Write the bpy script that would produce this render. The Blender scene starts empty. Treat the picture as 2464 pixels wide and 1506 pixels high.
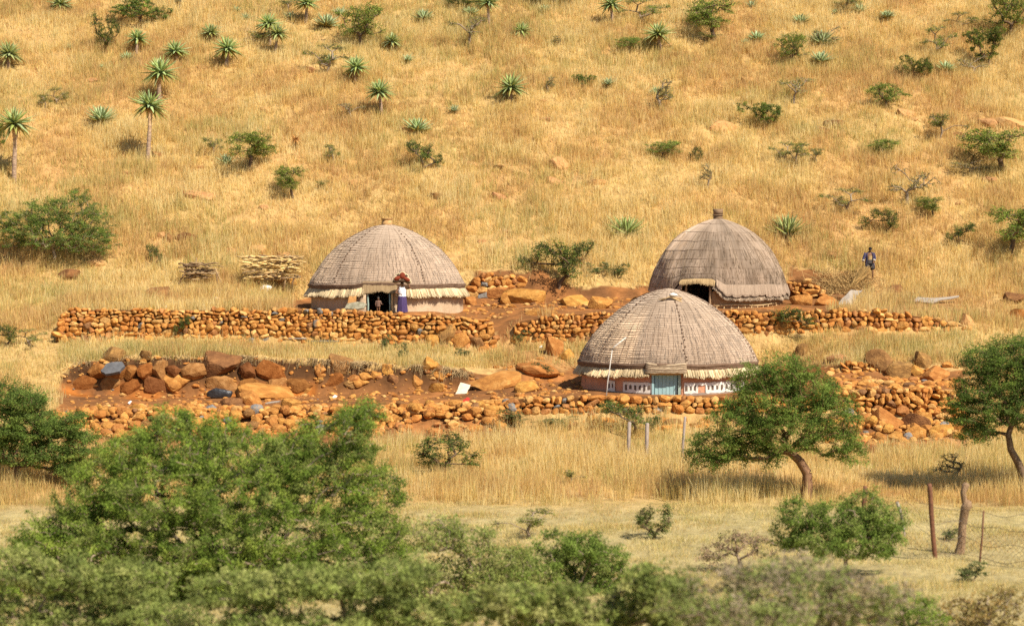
import bpy, math, random
import numpy as np
from math import sin, cos, pi, radians, atan2, sqrt, asin
from mathutils import Vector, Matrix

SC = bpy.context.scene
# ---------------------------------------------------------------- camera, sky, sun, exposure
F = 4800.0; CX = 1232.0; CY = 753.0; HOR = 461.0      # reference frame of 2464 x 1506 points
PIT = math.atan((CY - HOR) / F)
cam_d = bpy.data.cameras.new('camera'); cam = bpy.data.objects.new('camera', cam_d)
SC.collection.objects.link(cam); SC.camera = cam
cam.location = (0, 0, 0); cam.rotation_euler = (pi/2 - PIT, 0, 0)
cam_d.sensor_width = 36.0; cam_d.lens = 36.0 * F / 2464.0
cam_d.clip_start = 0.3; cam_d.clip_end = 2000
cam_d.dof.use_dof = True; cam_d.dof.focus_distance = 99.0
cam_d.dof.aperture_fstop = (cam_d.lens / 1000.0) / 0.098
SUN_EL = radians(48); SUN_AZ = radians(43)             # azimuth: to the right of straight behind the camera
w = bpy.data.worlds.new('World'); SC.world = w; w.use_nodes = True
nt = w.node_tree; bg = nt.nodes['Background']
sky = nt.nodes.new('ShaderNodeTexSky'); sky.sky_type = 'NISHITA'; sky.sun_disc = False
sky.sun_elevation = SUN_EL; sky.sun_rotation = pi - SUN_AZ
nt.links.new(sky.outputs[0], bg.inputs[0]); bg.inputs[1].default_value = 0.065
sd = bpy.data.lights.new('sun', 'SUN'); sun = bpy.data.objects.new('sun', sd); SC.collection.objects.link(sun)
sd.energy = 4.6; sd.angle = radians(0.5); sd.color = (1.0, 0.90, 0.75)
sv = Vector((sin(SUN_AZ)*cos(SUN_EL), -cos(SUN_AZ)*cos(SUN_EL), sin(SUN_EL)))
sun.rotation_euler = sv.to_track_quat('Z', 'Y').to_euler(); sun.location = (60, -60, 80)
SC.view_settings.view_transform = 'Standard'; SC.view_settings.look = 'None'
SC.view_settings.gamma = 1.0; SC.view_settings.exposure = 0.68
SC.cycles.max_bounces = 5; SC.cycles.diffuse_bounces = 3; SC.cycles.transmission_bounces = 2
SC.cycles.use_denoising = False

# ---------------------------------------------------------------- helpers
RNG = np.random.default_rng(11)
COL = SC.collection

def hash2(ix, iy, seed):
    h = np.sin(ix*127.1 + iy*311.7 + seed*74.7) * 43758.5453
    return h - np.floor(h)
def noise(x, y, seed=0):
    x = np.asarray(x, float); y = np.asarray(y, float)
    ix = np.floor(x); iy = np.floor(y); fx = x - ix; fy = y - iy
    fx = fx*fx*(3-2*fx); fy = fy*fy*(3-2*fy)
    a = hash2(ix, iy, seed); b = hash2(ix+1, iy, seed); c = hash2(ix, iy+1, seed); d = hash2(ix+1, iy+1, seed)
    return a + (b-a)*fx + (c-a)*fy + (a-b-c+d)*fx*fy
def fbm(x, y, seed=0, o=3):
    s = 0; a = 0.5; t = 0
    for k in range(o):
        s = s + a*noise(x*2**k, y*2**k, seed+k*13); t += a; a *= 0.5
    return s/t

def np_mesh(name, V, Q=None, T=None, C=None, smooth=True, UV=None, MI=None):
    me = bpy.data.meshes.new(name)
    V = np.asarray(V, np.float32)
    nq = 0 if Q is None else len(Q); n3 = 0 if T is None else len(T)
    me.vertices.add(len(V)); me.vertices.foreach_set('co', V.ravel())
    idx = []; starts = []; tot = []
    if nq: idx.append(np.asarray(Q, np.int32).ravel()); starts.append(np.arange(nq)*4)
    if n3: idx.append(np.asarray(T, np.int32).ravel()); starts.append(nq*4 + np.arange(n3)*3)
    idx = np.concatenate(idx); starts = np.concatenate(starts).astype(np.int32)
    me.loops.add(len(idx)); me.loops.foreach_set('vertex_index', idx)
    me.polygons.add(nq+n3); me.polygons.foreach_set('loop_start', starts)
    me.polygons.foreach_set('use_smooth', np.full(nq+n3, smooth))
    if MI is not None: me.polygons.foreach_set('material_index', np.asarray(MI, np.int32))
    if C is not None:
        at = me.color_attributes.new('Col', 'FLOAT_COLOR', 'POINT')
        c4 = np.ones((len(V), 4), np.float32); c4[:, :3] = C
        at.data.foreach_set('color', c4.ravel())
    if UV is not None:
        uv = me.uv_layers.new(name='UVMap')
        uv.data.foreach_set('uv', np.asarray(UV, np.float32)[idx].ravel())
    me.update(calc_edges=True)
    return me

def link(name, me, mat=None, parent=None, loc=None, rot=None, scale=None):
    o = bpy.data.objects.new(name, me); COL.objects.link(o)
    if mat is not None and me is not None:
        for m in (mat if isinstance(mat, (list, tuple)) else [mat]):
            if len(me.materials) < (len(mat) if isinstance(mat, (list, tuple)) else 1): me.materials.append(m)
    if parent is not None: o.parent = parent
    if loc is not None: o.location = loc
    if rot is not None: o.rotation_euler = rot
    if scale is not None: o.scale = scale
    return o
def tag(o, label=None, cat=None, group=None, kind=None):
    if label: o['label'] = label
    if cat: o['category'] = cat
    if group: o['group'] = group
    if kind: o['kind'] = kind
    return o
def empty(name, loc, label=None, cat=None, group=None, rotz=0.0):
    o = bpy.data.objects.new(name, None); COL.objects.link(o); o.location = loc; o.rotation_euler = (0, 0, rotz)
    o.empty_display_size = 0.3
    return tag(o, label, cat, group)

class MB:
    """collects pieces of geometry into one mesh"""
    def __init__(s): s.V = []; s.Q = []; s.T = []; s.C = []; s.n = 0; s.U = []; s.MI_q = []; s.MI_t = []
    def add(s, V, Q=None, T=None, C=(1, 1, 1), U=None, mi=0):
        V = np.asarray(V, float)
        s.V.append(V); c = np.asarray(C, float)
        s.C.append(np.broadcast_to(c, (len(V), 3)) if c.ndim == 1 else c)
        s.U.append(np.zeros((len(V), 2)) if U is None else np.asarray(U, float))
        if Q is not None and len(Q): s.Q.append(np.asarray(Q, np.int64) + s.n); s.MI_q.append(np.full(len(Q), mi))
        if T is not None and len(T): s.T.append(np.asarray(T, np.int64) + s.n); s.MI_t.append(np.full(len(T), mi))
        s.n += len(V)
    def tube(s, P, R, sides=5, C=(1, 1, 1), cap=True, mi=0):
        V, Q, T = tube(P, R, sides, cap); s.add(V, Q, T, C, mi=mi)
    def box(s, lo, hi, C=(1, 1, 1), mi=0):
        (a, b, c), (d, e, f) = lo, hi
        V = [(a,b,c),(d,b,c),(d,e,c),(a,e,c),(a,b,f),(d,b,f),(d,e,f),(a,e,f)]
        s.add(V, [(3,2,1,0),(4,5,6,7),(0,1,5,4),(1,2,6,5),(2,3,7,6),(3,0,4,7)], None, C, mi=mi)
    def mesh(s, name, smooth=True, uv=False):
        mi = np.concatenate(s.MI_q + s.MI_t) if (s.MI_q or s.MI_t) else None
        return np_mesh(name, np.concatenate(s.V), np.concatenate(s.Q) if s.Q else None,
                       np.concatenate(s.T) if s.T else None, np.concatenate(s.C), smooth,
                       np.concatenate(s.U) if uv else None, mi)
    def build(s, name, mat, parent=None, smooth=True, uv=False, **k):
        return link(name, s.mesh(name, smooth, uv), mat, parent, **k)

def tube(P, R, sides=5, cap=True):
    P = np.asarray(P, float); n = len(P); R = np.broadcast_to(np.asarray(R, float), (n,))
    D = np.gradient(P, axis=0); D /= np.linalg.norm(D, axis=1)[:, None] + 1e-9
    up = np.array([0, 0, 1.0]) if abs(D[0, 2]) < 0.9 else np.array([1.0, 0, 0])
    A = np.cross(D, up); A /= np.linalg.norm(A, axis=1)[:, None] + 1e-9
    B = np.cross(D, A)
    a = np.arange(sides)*2*pi/sides
    V = P[:, None, :] + R[:, None, None]*(np.cos(a)[None, :, None]*A[:, None, :] + np.sin(a)[None, :, None]*B[:, None, :])
    V = V.reshape(-1, 3); i = np.arange(n-1)[:, None]*sides; j = np.arange(sides)[None, :]; k = (j+1) % sides
    Q = np.stack([i+j, i+k, i+sides+k, i+sides+j], -1).reshape(-1, 4)
    T = None
    if cap:
        V = np.vstack([V, P[0], P[-1]]); c0 = n*sides; c1 = c0+1; l = (n-1)*sides
        T = [(c0, (q+1) % sides, q) for q in range(sides)] + [(c1, l+q, l+(q+1) % sides) for q in range(sides)]
    return V, Q, T
def many_tubes(P0, P1, R0, R1, sides=4):
    """many straight tapered bars at once"""
    P0 = np.asarray(P0, float); P1 = np.asarray(P1, float); D = P1-P0; D /= np.linalg.norm(D, axis=1)[:, None] + 1e-9
    up = np.where(np.abs(D[:, 2:3]) < 0.9, np.array([[0, 0, 1.0]]), np.array([[1.0, 0, 0]]))
    A = np.cross(D, up); A /= np.linalg.norm(A, axis=1)[:, None] + 1e-9; B = np.cross(D, A)
    a = np.arange(sides)*2*pi/sides
    O = np.cos(a)[None, :, None]*A[:, None] + np.sin(a)[None, :, None]*B[:, None]
    V = np.concatenate([P0[:, None]+O*np.asarray(R0)[:, None, None], P1[:, None]+O*np.asarray(R1)[:, None, None]], 1)
    n = len(P0); j = np.arange(sides); k = (j+1) % sides
    q = np.stack([j, k, sides+k, sides+j], -1)
    Q = (np.arange(n)[:, None, None]*2*sides + q[None]).reshape(-1, 4)
    return V.reshape(-1, 3), Q

# ---------------------------------------------------------------- materials
def new_mat(name):
    m = bpy.data.materials.new(name); m.use_nodes = True
    return m, m.node_tree, m.node_tree.nodes['Principled BSDF'], m.node_tree.nodes['Material Output']
def N(t, typ, **k):
    n = t.nodes.new(typ)
    for a, v in k.items(): setattr(n, a, v)
    return n
def mat(name, tones, scale=6.0, rough=0.85, attr=False, bump=0.0, bscale=None, rand=0.0, coord='Object', stretch=None, spec=0.2, detail=5, spots=None, pos=None):
    """noise-mixed tones (2 or 3 colours); attr multiplies by the Col attribute; rand varies by object"""
    m, t, b, out = new_mat(name); L = t.links.new
    tc = N(t, 'ShaderNodeTexCoord'); src = tc.outputs[coord]
    if coord == 'World':
        pass
    if stretch:
        mp = N(t, 'ShaderNodeMapping'); mp.inputs['Scale'].default_value = stretch; L(src, mp.inputs[0]); src = mp.outputs[0]
    nz = N(t, 'ShaderNodeTexNoise'); nz.inputs['Scale'].default_value = scale; nz.inputs['Detail'].default_value = detail; nz.inputs['Roughness'].default_value = 0.65
    L(src, nz.inputs['Vector'])
    cr = N(t, 'ShaderNodeValToRGB'); L(nz.outputs['Fac'], cr.inputs[0])
    el = cr.color_ramp.elements; ps = pos or ([0.32, 0.68] if len(tones) == 2 else [0.3, 0.5, 0.7])
    el[0].position = ps[0]; el[1].position = ps[-1]
    for p in ps[1:-1]: el.new(p)
    for e, c in zip(el, tones): e.color = (*c, 1)
    col = cr.outputs[0]
    if spots:
        n2 = N(t, 'ShaderNodeTexNoise'); n2.inputs['Scale'].default_value = spots[1]; n2.inputs['Detail'].default_value = 3; L(src, n2.inputs['Vector'])
        r2 = N(t, 'ShaderNodeValToRGB'); r2.color_ramp.elements[0].position = spots[2]; r2.color_ramp.elements[1].position = spots[2]+0.06; L(n2.outputs['Fac'], r2.inputs[0])
        mx = N(t, 'ShaderNodeMixRGB'); L(r2.outputs[0], mx.inputs[0]); L(col, mx.inputs[1]); mx.inputs[2].default_value = (*spots[0], 1); col = mx.outputs[0]
    if attr:
        at = N(t, 'ShaderNodeVertexColor'); at.layer_name = 'Col'
        mx = N(t, 'ShaderNodeMixRGB', blend_type='MULTIPLY'); mx.inputs[0].default_value = 1; L(col, mx.inputs[1]); L(at.outputs[0], mx.inputs[2]); col = mx.outputs[0]
    if rand:
        oi = N(t, 'ShaderNodeObjectInfo'); hs = N(t, 'ShaderNodeHueSaturation')
        mr = N(t, 'ShaderNodeMapRange'); mr.inputs[3].default_value = 1-rand; mr.inputs[4].default_value = 1+rand; L(oi.outputs['Random'], mr.inputs[0])
        L(mr.outputs[0], hs.inputs['Value'])
        ma = N(t, 'ShaderNodeMath', operation='MULTIPLY_ADD'); ma.inputs[1].default_value = 0.02; ma.inputs[2].default_value = 0.495; L(oi.outputs['Random'], ma.inputs[0]); L(ma.outputs[0], hs.inputs['Hue'])
        L(col, hs.inputs['Color']); col = hs.outputs[0]
    L(col, b.inputs['Base Color']); b.inputs['Roughness'].default_value = rough
    b.inputs['Specular IOR Level'].default_value = spec
    if bump:
        n3 = N(t, 'ShaderNodeTexNoise'); n3.inputs['Scale'].default_value = bscale or scale*3; n3.inputs['Detail'].default_value = 5; L(src, n3.inputs['Vector'])
        bp = N(t, 'ShaderNodeBump'); bp.inputs['Strength'].default_value = bump; bp.inputs['Distance'].default_value = 0.065
        L(n3.outputs['Fac'], bp.inputs['Height']); L(bp.outputs[0], b.inputs['Normal'])
    return m
def leaf_mat(name, tint=(1, 1, 1), trans=0.3, rand=0.0, spec=0.0):
    """leaf colour comes from the Col attribute; light passes through"""
    m, t, b, out = new_mat(name); L = t.links.new; t.nodes.remove(b)
    at = N(t, 'ShaderNodeVertexColor'); at.layer_name = 'Col'
    mx = N(t, 'ShaderNodeMixRGB', blend_type='MULTIPLY'); mx.inputs[0].default_value = 1; mx.inputs[2].default_value = (*tint, 1); L(at.outputs[0], mx.inputs[1]); col = mx.outputs[0]
    if rand:
        oi = N(t, 'ShaderNodeObjectInfo'); hs = N(t, 'ShaderNodeHueSaturation')
        mr = N(t, 'ShaderNodeMapRange'); mr.inputs[3].default_value = 1-rand; mr.inputs[4].default_value = 1+rand; L(oi.outputs['Random'], mr.inputs[0])
        L(mr.outputs[0], hs.inputs['Value'])
        ma = N(t, 'ShaderNodeMath', operation='MULTIPLY_ADD'); ma.inputs[1].default_value = 0.03; ma.inputs[2].default_value = 0.485; L(oi.outputs['Random'], ma.inputs[0]); L(ma.outputs[0], hs.inputs['Hue'])
        L(col, hs.inputs['Color']); col = hs.outputs[0]
    d = N(t, 'ShaderNodeBsdfDiffuse'); L(col, d.inputs[0]); tr = N(t, 'ShaderNodeBsdfTranslucent'); L(col, tr.inputs[0])
    ms = N(t, 'ShaderNodeMixShader'); ms.inputs[0].default_value = trans; L(d.outputs[0], ms.inputs[1]); L(tr.outputs[0], ms.inputs[2]); res = ms.outputs[0]
    if spec:
        g = N(t, 'ShaderNodeBsdfGlossy'); g.inputs['Roughness'].default_value = 0.45
        m2 = N(t, 'ShaderNodeMixShader'); m2.inputs[0].default_value = spec; L(res, m2.inputs[1]); L(g.outputs[0], m2.inputs[2]); res = m2.outputs[0]
    L(res, out.inputs[0])
    return m

# ---------------------------------------------------------------- projection and the terrain's height
cp_, sp_ = cos(PIT), sin(PIT)
def unproj(px, py, d):
    px = np.asarray(px, float); py = np.asarray(py, float)
    a = (px-CX)/F; b = (CY-py)/F
    t = d/(cp_ + b*sp_)
    return np.stack(np.broadcast_arrays(a*t, d, t*(-sp_ + b*cp_)), -1)
def proj(x, d, z):
    dep = d*cp_ - z*sp_; dep = np.where(np.abs(dep) < 0.05, 0.05, dep)
    return CX + F*x/dep, CY - F*(d*sp_ + z*cp_)/dep
def zpix(d, y):
    b = (CY-y)/F
    return d*(-sp_ + b*cp_)/(cp_ + b*sp_)
near = [(-30, -1.2), (0, -1.7), (5, -2.7), (10, -5.0), (18, -7.2), (25, -8.3), (35, -9.2)]
far = [(165, 24.0), (220, 46.0), (320, 92.0)]
mid0 = [(45, 1500), (57, 1340), (64, 1262), (70, 1205)]
hill = [(118, 461), (132, 205), (146, -8)]
#        (k10)        front of low wall  behind it     end terrace    top of bank    base upper wall  behind it      back terrace   top back bank
COLS = {
 -600: [(81,1076), (84,1042), (86,1003), (91,935), (92,920), (97.8,815), (98.7,797), (107,690), (109,660)],
 105:  [(81,1076), (84,1042), (86,1003), (91,935), (92,920), (97.8,817), (98.7,797), (107,690), (109,660)],
 165:  [(81,1076), (84,1042), (86,990),  (92.3,948), (93.1,880), (97.8,820), (98.6,756), (107,692), (109,662)],
 330:  [(81,1078), (84,1046), (86,988),  (92.5,955), (93.3,858), (97.8,822), (98.5,753), (107,694), (109,664)],
 600:  [(81,1078), (84,1044), (86,985),  (92.5,952), (93.3,860), (97.8,826), (98.5,753), (107,697), (109,665)],
 730:  [(81,1078), (84,1044), (86,984),  (92.5,950), (93.3,868), (97.8,832), (98.5,754), (108,728), (109,682)],
 1050: [(81,1076), (84,1040), (86,978),  (92.5,945), (93.3,883), (97.8,840), (98.5,755), (108.3,726), (109.3,655)],
 1180: [(81,1072), (84,1030), (86,972),  (92.5,932), (94,902),  (97.8,842), (98.6,790), (108.3,722), (109.3,654)],
 1250: [(81,1068), (84,1024), (86,968),  (93,922),  (94.5,890), (97.8,832), (98.6,768), (108.3,720), (109.3,652)],
 1420: [(81,1066), (84.6,1013), (85.6,958), (95,913), (96,873), (97.8,826), (98.5,755), (108.3,717), (109.3,672)],
 1560: [(81,1066), (84.6,1011), (85.6,958), (95.5,912), (96.4,868), (97.8,815), (98.5,753), (108.3,718), (109.3,688)],
 1900: [(81,1070), (84.6,1010), (85.6,957), (95.5,912), (96.4,868), (97.8,808), (98.5,753), (108.3,720), (109.3,668)],
 2010: [(81,1082), (84.4,1012), (85.6,945), (93,905), (94,872), (97.8,803), (98.5,758), (107.5,714), (108.5,672)],
 2200: [(81,1086), (84.4,1018), (85.6,942), (92.5,915), (93.5,868), (97.8,798), (98.5,764), (107,706), (109,668)],
 2330: [(81,1084), (84.2,1030), (85.8,960), (91.5,920), (92.6,890), (97.8,798), (98.6,780), (107,694), (109,664)],
 2440: [(81,1078), (84,1044), (86,1000), (91,932), (92,918), (97.8,812), (98.7,795), (107,690), (109,660)],
 3300: [(81,1078), (84,1044), (86,1000), (91,932), (92,918), (97.8,812), (98.7,795), (107,690), (109,660)],
}
cpx = np.array(sorted(COLS))
DK = []; ZK = []
for c in sorted(COLS):
    rows = mid0 + COLS[c] + hill
    d = [a for a, b in near] + [a for a, b in rows] + [a for a, b in far]
    z = [b for a, b in near] + [float(zpix(a, b)) for a, b in rows] + [b for a, b in far]
    DK.append(d); ZK.append(z)
DK = np.array(DK); ZK = np.array(ZK)
TPX = np.arange(-1800, 4400, 10.0); TD0, TDS, TDN = -30.0, 0.1, 3501
tdd = TD0 + np.arange(TDN)*TDS
TAB = np.empty((len(TPX), TDN))
for i, p in enumerate(TPX):
    dk = np.array([np.interp(p, cpx, DK[:, k]) for k in range(DK.shape[1])])
    zk = np.array([np.interp(p, cpx, ZK[:, k]) for k in range(DK.shape[1])])
    TAB[i] = np.interp(tdd, dk, zk)
ker = np.array([1, 3, 4, 3, 1.0]); ker /= ker.sum()
TAB = np.apply_along_axis(lambda v: np.convolve(np.pad(v, 2, mode='edge'), ker, 'valid'), 0, TAB)
kd = np.array([1, 2, 1.0])/4
TAB = np.apply_along_axis(lambda v: np.convolve(np.pad(v, 1, mode='edge'), kd, 'valid'), 1, TAB)
HUTS = {1: dict(px=932, d=103.6, R=4.04), 2: dict(px=1726, d=105.2, R=3.64), 3: dict(px=1607, d=91.2, R=4.09)}
def gz(x, d):
    x = np.asarray(x, float); d = np.asarray(d, float)
    px = CX + F*x/np.maximum(np.abs(d)*0.998+0.45, 3.0)
    u = np.clip((px-TPX[0])/10.0, 0, len(TPX)-1.001); v = np.clip((d-TD0)/TDS, 0, TDN-1.001)
    i = u.astype(int); j = v.astype(int); fu = u-i; fv = v-j
    z = TAB[i, j]*(1-fu)*(1-fv) + TAB[i+1, j]*fu*(1-fv) + TAB[i, j+1]*(1-fu)*fv + TAB[i+1, j+1]*fu*fv
    hillw = np.clip((d-109)/6, 0, 1)
    bump = (fbm(x/2.6, d/2.6, 3, 3)-0.5)*(0.16+0.55*hillw) + (noise(x/0.7, d/0.7, 9)-0.5)*(0.05+0.05*hillw)
    cut = np.clip(1-np.abs(d-93.0)/0.9, 0, 1)*((px > 150) & (px < 1150))
    bump = bump + cut*((fbm(x/0.55, d/0.35, 15, 2)-0.5)*0.75)
    return z + bump*np.clip((d-15)/20, 0, 1)
DSCAN = np.arange(22, 210, 0.05)
def gp(px, py):
    """first point of the ground that the photograph's point (px, py) sees -> (x, d, z)"""
    x = (px-CX)/F*(DSCAN*0.998+0.45)
    z = gz(x, DSCAN); _, yy = proj(x, DSCAN, z)
    ok = np.nonzero(yy <= py)[0]; k = ok[0] if len(ok) else len(DSCAN)-1
    return float(x[k]), float(DSCAN[k]), float(z[k])
def at(px, d):
    x = (px-CX)/F*(d*0.998+0.45)
    return float(x), float(d), float(gz(np.array([x]), np.array([float(d)]))[0])
def sc_at(d): return F/d                  # reference points per metre

def inpoly(px, py, poly):
    poly = np.asarray(poly, float); r = np.zeros(np.shape(px), bool); n = len(poly); j = n-1
    for i in range(n):
        xi, yi = poly[i]; xj, yj = poly[j]
        c = ((yi > py) != (yj > py)) & (px < (xj-xi)*(py-yi)/(yj-yi+1e-9)+xi)
        r ^= c; j = i
    return r
# bare earth, seen from the camera: the pit, the lower yard, the yard behind the huts, the rubble
BARE = [
 [(140,905),(200,872),(330,856),(560,862),(800,880),(1130,892),(1180,905),(1150,945),(1150,975),(700,1000),(300,1010),(130,1000)],
 [(1050,930),(1300,900),(1400,885),(1480,905),(1480,960),(1200,1000),(1000,990)],
 [(1380,880),(2010,880),(2010,960),(1380,960)],
 [(1108,700),(1140,652),(1300,652),(1390,692),(1570,690),(1570,752),(1330,765),(1240,775),(1215,840),(1180,800),(1108,770)],
 [(690,735),(760,700),(1130,700),(1190,770),(690,770)],
 [(1480,700),(1960,700),(2010,760),(1480,760)],
 [(150,965),(1250,960),(1250,1050),(900,1075),(150,1090)],
 [(1980,895),(2320,890),(2320,940),(1990,940)],
 [(2000,1010),(2330,1000),(2330,1080),(2080,1085)],
 [(1900,640),(2080,670),(2060,745),(1900,745)],
]
BARE_SOFT = [[(1220,845),(1420,850),(1400,910),(1180,920)], [(2080,700),(2330,735),(2330,770),(2080,760)]]
# ---------------------------------------------------------------- the ground
def bare_mask(px, py, x, d):
    jx = px + (noise(x*1.7, d*1.7, 41)-0.5)*26; jy = py + (noise(x*1.7, d*1.7, 47)-0.5)*14
    m = np.zeros(np.shape(px))
    for p in BARE: m = np.maximum(m, inpoly(jx, jy, p)*1.0)
    for p in BARE_SOFT: m = np.maximum(m, inpoly(jx, jy, p)*0.6)
    return m
gx = np.concatenate([np.arange(-120, -42, 2.0), np.arange(-42, 42, 0.22), np.arange(42, 121, 2.0)])
gd = np.concatenate([np.arange(-30, 40, 1.0), np.arange(40, 80, 0.5), np.arange(80, 112, 0.12), np.arange(112, 150, 0.3), np.arange(150, 321, 4.0)])
GX, GD = np.meshgrid(gx, gd, indexing='ij'); GZ = gz(GX, GD)
PX, PY = proj(GX, GD, GZ)
bm = bare_mask(PX, PY, GX, GD)*((GD > 60) & (GD < 125))
# ground under grass: straw litter with patches of red soil; bare places: red-brown earth
n1 = fbm(GX/3.5, GD/3.5, 21, 4)[..., None]; n2 = fbm(GX/0.8, GD/0.8, 25, 3)[..., None]
straw = np.array([0.46, 0.31, 0.125]); red = np.array([0.45, 0.27, 0.11]); pale = np.array([0.38, 0.315, 0.155])
cg = straw + (red-straw)*np.clip((n1-0.46)*5, 0, 1)*0.8
fw = np.clip((72-GD)/6, 0, 1)[..., None]
cg = cg*(1-fw) + (pale*(0.85+0.3*n2))*fw
soil = np.array([0.22, 0.10, 0.038]); soil2 = np.array([0.35, 0.15, 0.05]); soil3 = np.array([0.15, 0.07, 0.03])
cs = soil + (soil2-soil)*np.clip((n2-0.4)*3, 0, 1) + (soil3-soil)*np.clip((0.45-n1)*4, 0, 1)
# top of the cut bank is dark humus, its foot is raw orange
bank = ((GD > 92.3) & (GD < 93.4) & (PX > 150) & (PX < 1130))
dark = np.clip((940-PY)/35, 0, 1)[..., None]*bank[..., None]
cs = cs*(1-dark) + np.array([0.085, 0.042, 0.019])*dark
raw = (np.clip((PY-915)/25, 0, 1)*((GD > 91.6) & (GD < 93.4) & (PX > 150) & (PX < 760)))[..., None]*np.clip((n2-0.3)*3, 0, 1)
cs = cs*(1-raw) + np.array([0.34, 0.12, 0.026])*raw
cc = cg*(1-bm[..., None]) + cs*bm[..., None]
cc = cc*(0.8+0.4*noise(GX/0.25, GD/0.25, 77)[..., None])
ni, nj = GX.shape
ii, jj = np.meshgrid(np.arange(ni-1), np.arange(nj-1), indexing='ij'); b0 = ii*nj+jj
QG = np.stack([b0, b0+nj, b0+nj+1, b0+1], -1).reshape(-1, 4)
M_ground = mat('ground earth', [(0.72, 0.70, 0.66), (1.0, 1.0, 1.0), (1.18, 1.14, 1.08)], scale=3.0, rough=0.95, attr=True, bump=0.5, bscale=7, spec=0.05)
ground = link('ground', np_mesh('ground', np.stack([GX, GD, GZ], -1).reshape(-1, 3), QG, None, cc.reshape(-1, 3)), M_ground)
tag(ground, kind='structure')

# ---------------------------------------------------------------- grass
M_grass = leaf_mat('dry grass blades', trans=0.5)
def blades(x, d, h, wdt, lean, az, col, rng):
    n = len(x); z = gz(x, d) - 0.03
    fa = rng.uniform(0, 2*pi, n)
    wx = np.cos(fa)*wdt*0.5; wy = np.sin(fa)*wdt*0.5
    lx = np.cos(az)*lean*h; ly = np.sin(az)*lean*h
    V = np.empty((n, 5, 3))
    V[:, 0] = np.stack([x-wx, d-wy, z], -1); V[:, 1] = np.stack([x+wx, d+wy, z], -1)
    V[:, 2] = np.stack([x+wx*0.8+lx*0.4, d+wy*0.8+ly*0.4, z+h*0.6], -1); V[:, 3] = np.stack([x-wx*0.8+lx*0.4, d-wy*0.8+ly*0.4, z+h*0.6], -1)
    V[:, 4] = np.stack([x+lx, d+ly, z+h*np.sqrt(np.maximum(1-0.5*lean**2, 0.3))], -1)
    o = np.arange(n)[:, None]*5
    Q = (o + np.array([[0, 1, 2, 3]])); T = (o + np.array([[3, 2, 4]]))
    return V.reshape(-1, 3), Q, T, np.repeat(col, 5, axis=0)
PAL = np.array([[0.78, 0.60, 0.235], [0.87, 0.73, 0.39], [0.74, 0.53, 0.215], [0.62, 0.40, 0.19], [0.46, 0.44, 0.16]])
def grass_cols(x, d, rng, green=0.0):
    n = len(x); t = fbm(x/4.0, d/3.0, 61, 3); u = rng.random(n); gp_ = np.clip((fbm(x/6.0, d/5.0, 67, 3)-0.50)*6, 0, 1)*0.8
    w = np.stack([0.45+0*t, np.clip((t-0.42)*4, 0.08, 1.2), 0.35+0*t, np.clip((0.52-t)*4, 0.05, 0.7), 0.08+green+gp_*0.6], -1)
    cw = np.cumsum(w/w.sum(1, keepdims=True), 1); k = (u[:, None] > cw).sum(1).clip(0, 4)
    return PAL[k]*rng.uniform(0.85, 1.13, (n, 1))
MANX, MAND, MANZ = gp(2091, 676)
def hut_free(x, d, pad=-0.25):
    ok = ((x-MANX)/0.55)**2 + ((d-MAND+0.55)/1.1)**2 > 1      # trodden patch where the man walks
    for h in HUTS.values():
        hx = (h['px']-CX)/F*(h['d']*0.998+0.45); ok &= (x-hx)**2 + (d-h['d'])**2 > (h['R']+pad)**2
    return ok
def sample(n, d0, d1, rng, px0=-220, px1=2690):
    d = np.sqrt(rng.uniform(d0**2, d1**2, n)); px = rng.uniform(px0, px1, n)
    return (px-CX)/F*(d*0.998+0.45), d
def make_grass(name, label, seed, n_tuft, per, d0, d1, hmul, dens, keep=None, wd=0.02, lean0=0.18, green=0.0, spread=0.16):
    rng = np.random.default_rng(seed)
    x, d = sample(n_tuft, d0, d1, rng)
    z = gz(x, d); px, py = proj(x, d, z)
    p = dens(x, d, px, py); b = bare_mask(px, py, x, d)
    ok = (rng.random(n_tuft) < p*(1-b)) & hut_free(x, d)
    if keep is not None: ok &= keep(px, py, x, d)
    x = x[ok]; d = d[ok]
    ht = hmul(x, d)*rng.uniform(0.7, 1.25, len(x)); ct = grass_cols(x, d, rng, green)
    bx = np.repeat(x, per); bd = np.repeat(d, per); n = len(bx)
    ox = rng.normal(0, spread, n); od = rng.normal(0, spread, n)
    h = np.repeat(ht, per)*rng.uniform(0.45, 1.15, n)
    az = np.arctan2(od, ox) + rng.normal(0, 0.8, n)
    lean = np.abs(rng.normal(lean0, 0.16, n)).clip(0, 0.95)
    c = np.repeat(ct, per, axis=0)*0.55 + grass_cols(bx+ox, bd+od, rng, green)*0.45
    wdt = wd*rng.uniform(0.6, 1.3, n)*np.sqrt(bd/100)
    V, Q, T, C = blades(bx+ox, bd+od, h, wdt, lean, az, c, rng)
    o = link(name, np_mesh(name, V, Q, T, C), M_grass)
    return tag(o, label, 'grass', kind='stuff')
def foot(px, d):
    return 1-0.85*((d > 97.1) & (d < 98.6) & (((px > 130) & (px < 1210)) | ((px > 1235) & (px < 2350))))
def hill_h(x, d):
    t = fbm(x/3.2, d/2.4, 91, 3); return (0.38 + 0.44*np.clip((t-0.28)*2.2, 0, 1))*np.where(d < 98.5, 0.6, 1)
make_grass('dry_hill_grass', 'golden dry grass covering the hillside behind the huts', 5, 70000, 12, 92.5, 152,
           hill_h, lambda x, d, px, py: (0.74+0.26*np.clip((fbm(x/3.2, d/2.4, 91, 3)-0.25)*3, 0, 1))*foot(px, d),
           keep=lambda px, py, x, d: (py < 880) | (px < 160) | (px > 2300), wd=0.024)
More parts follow.
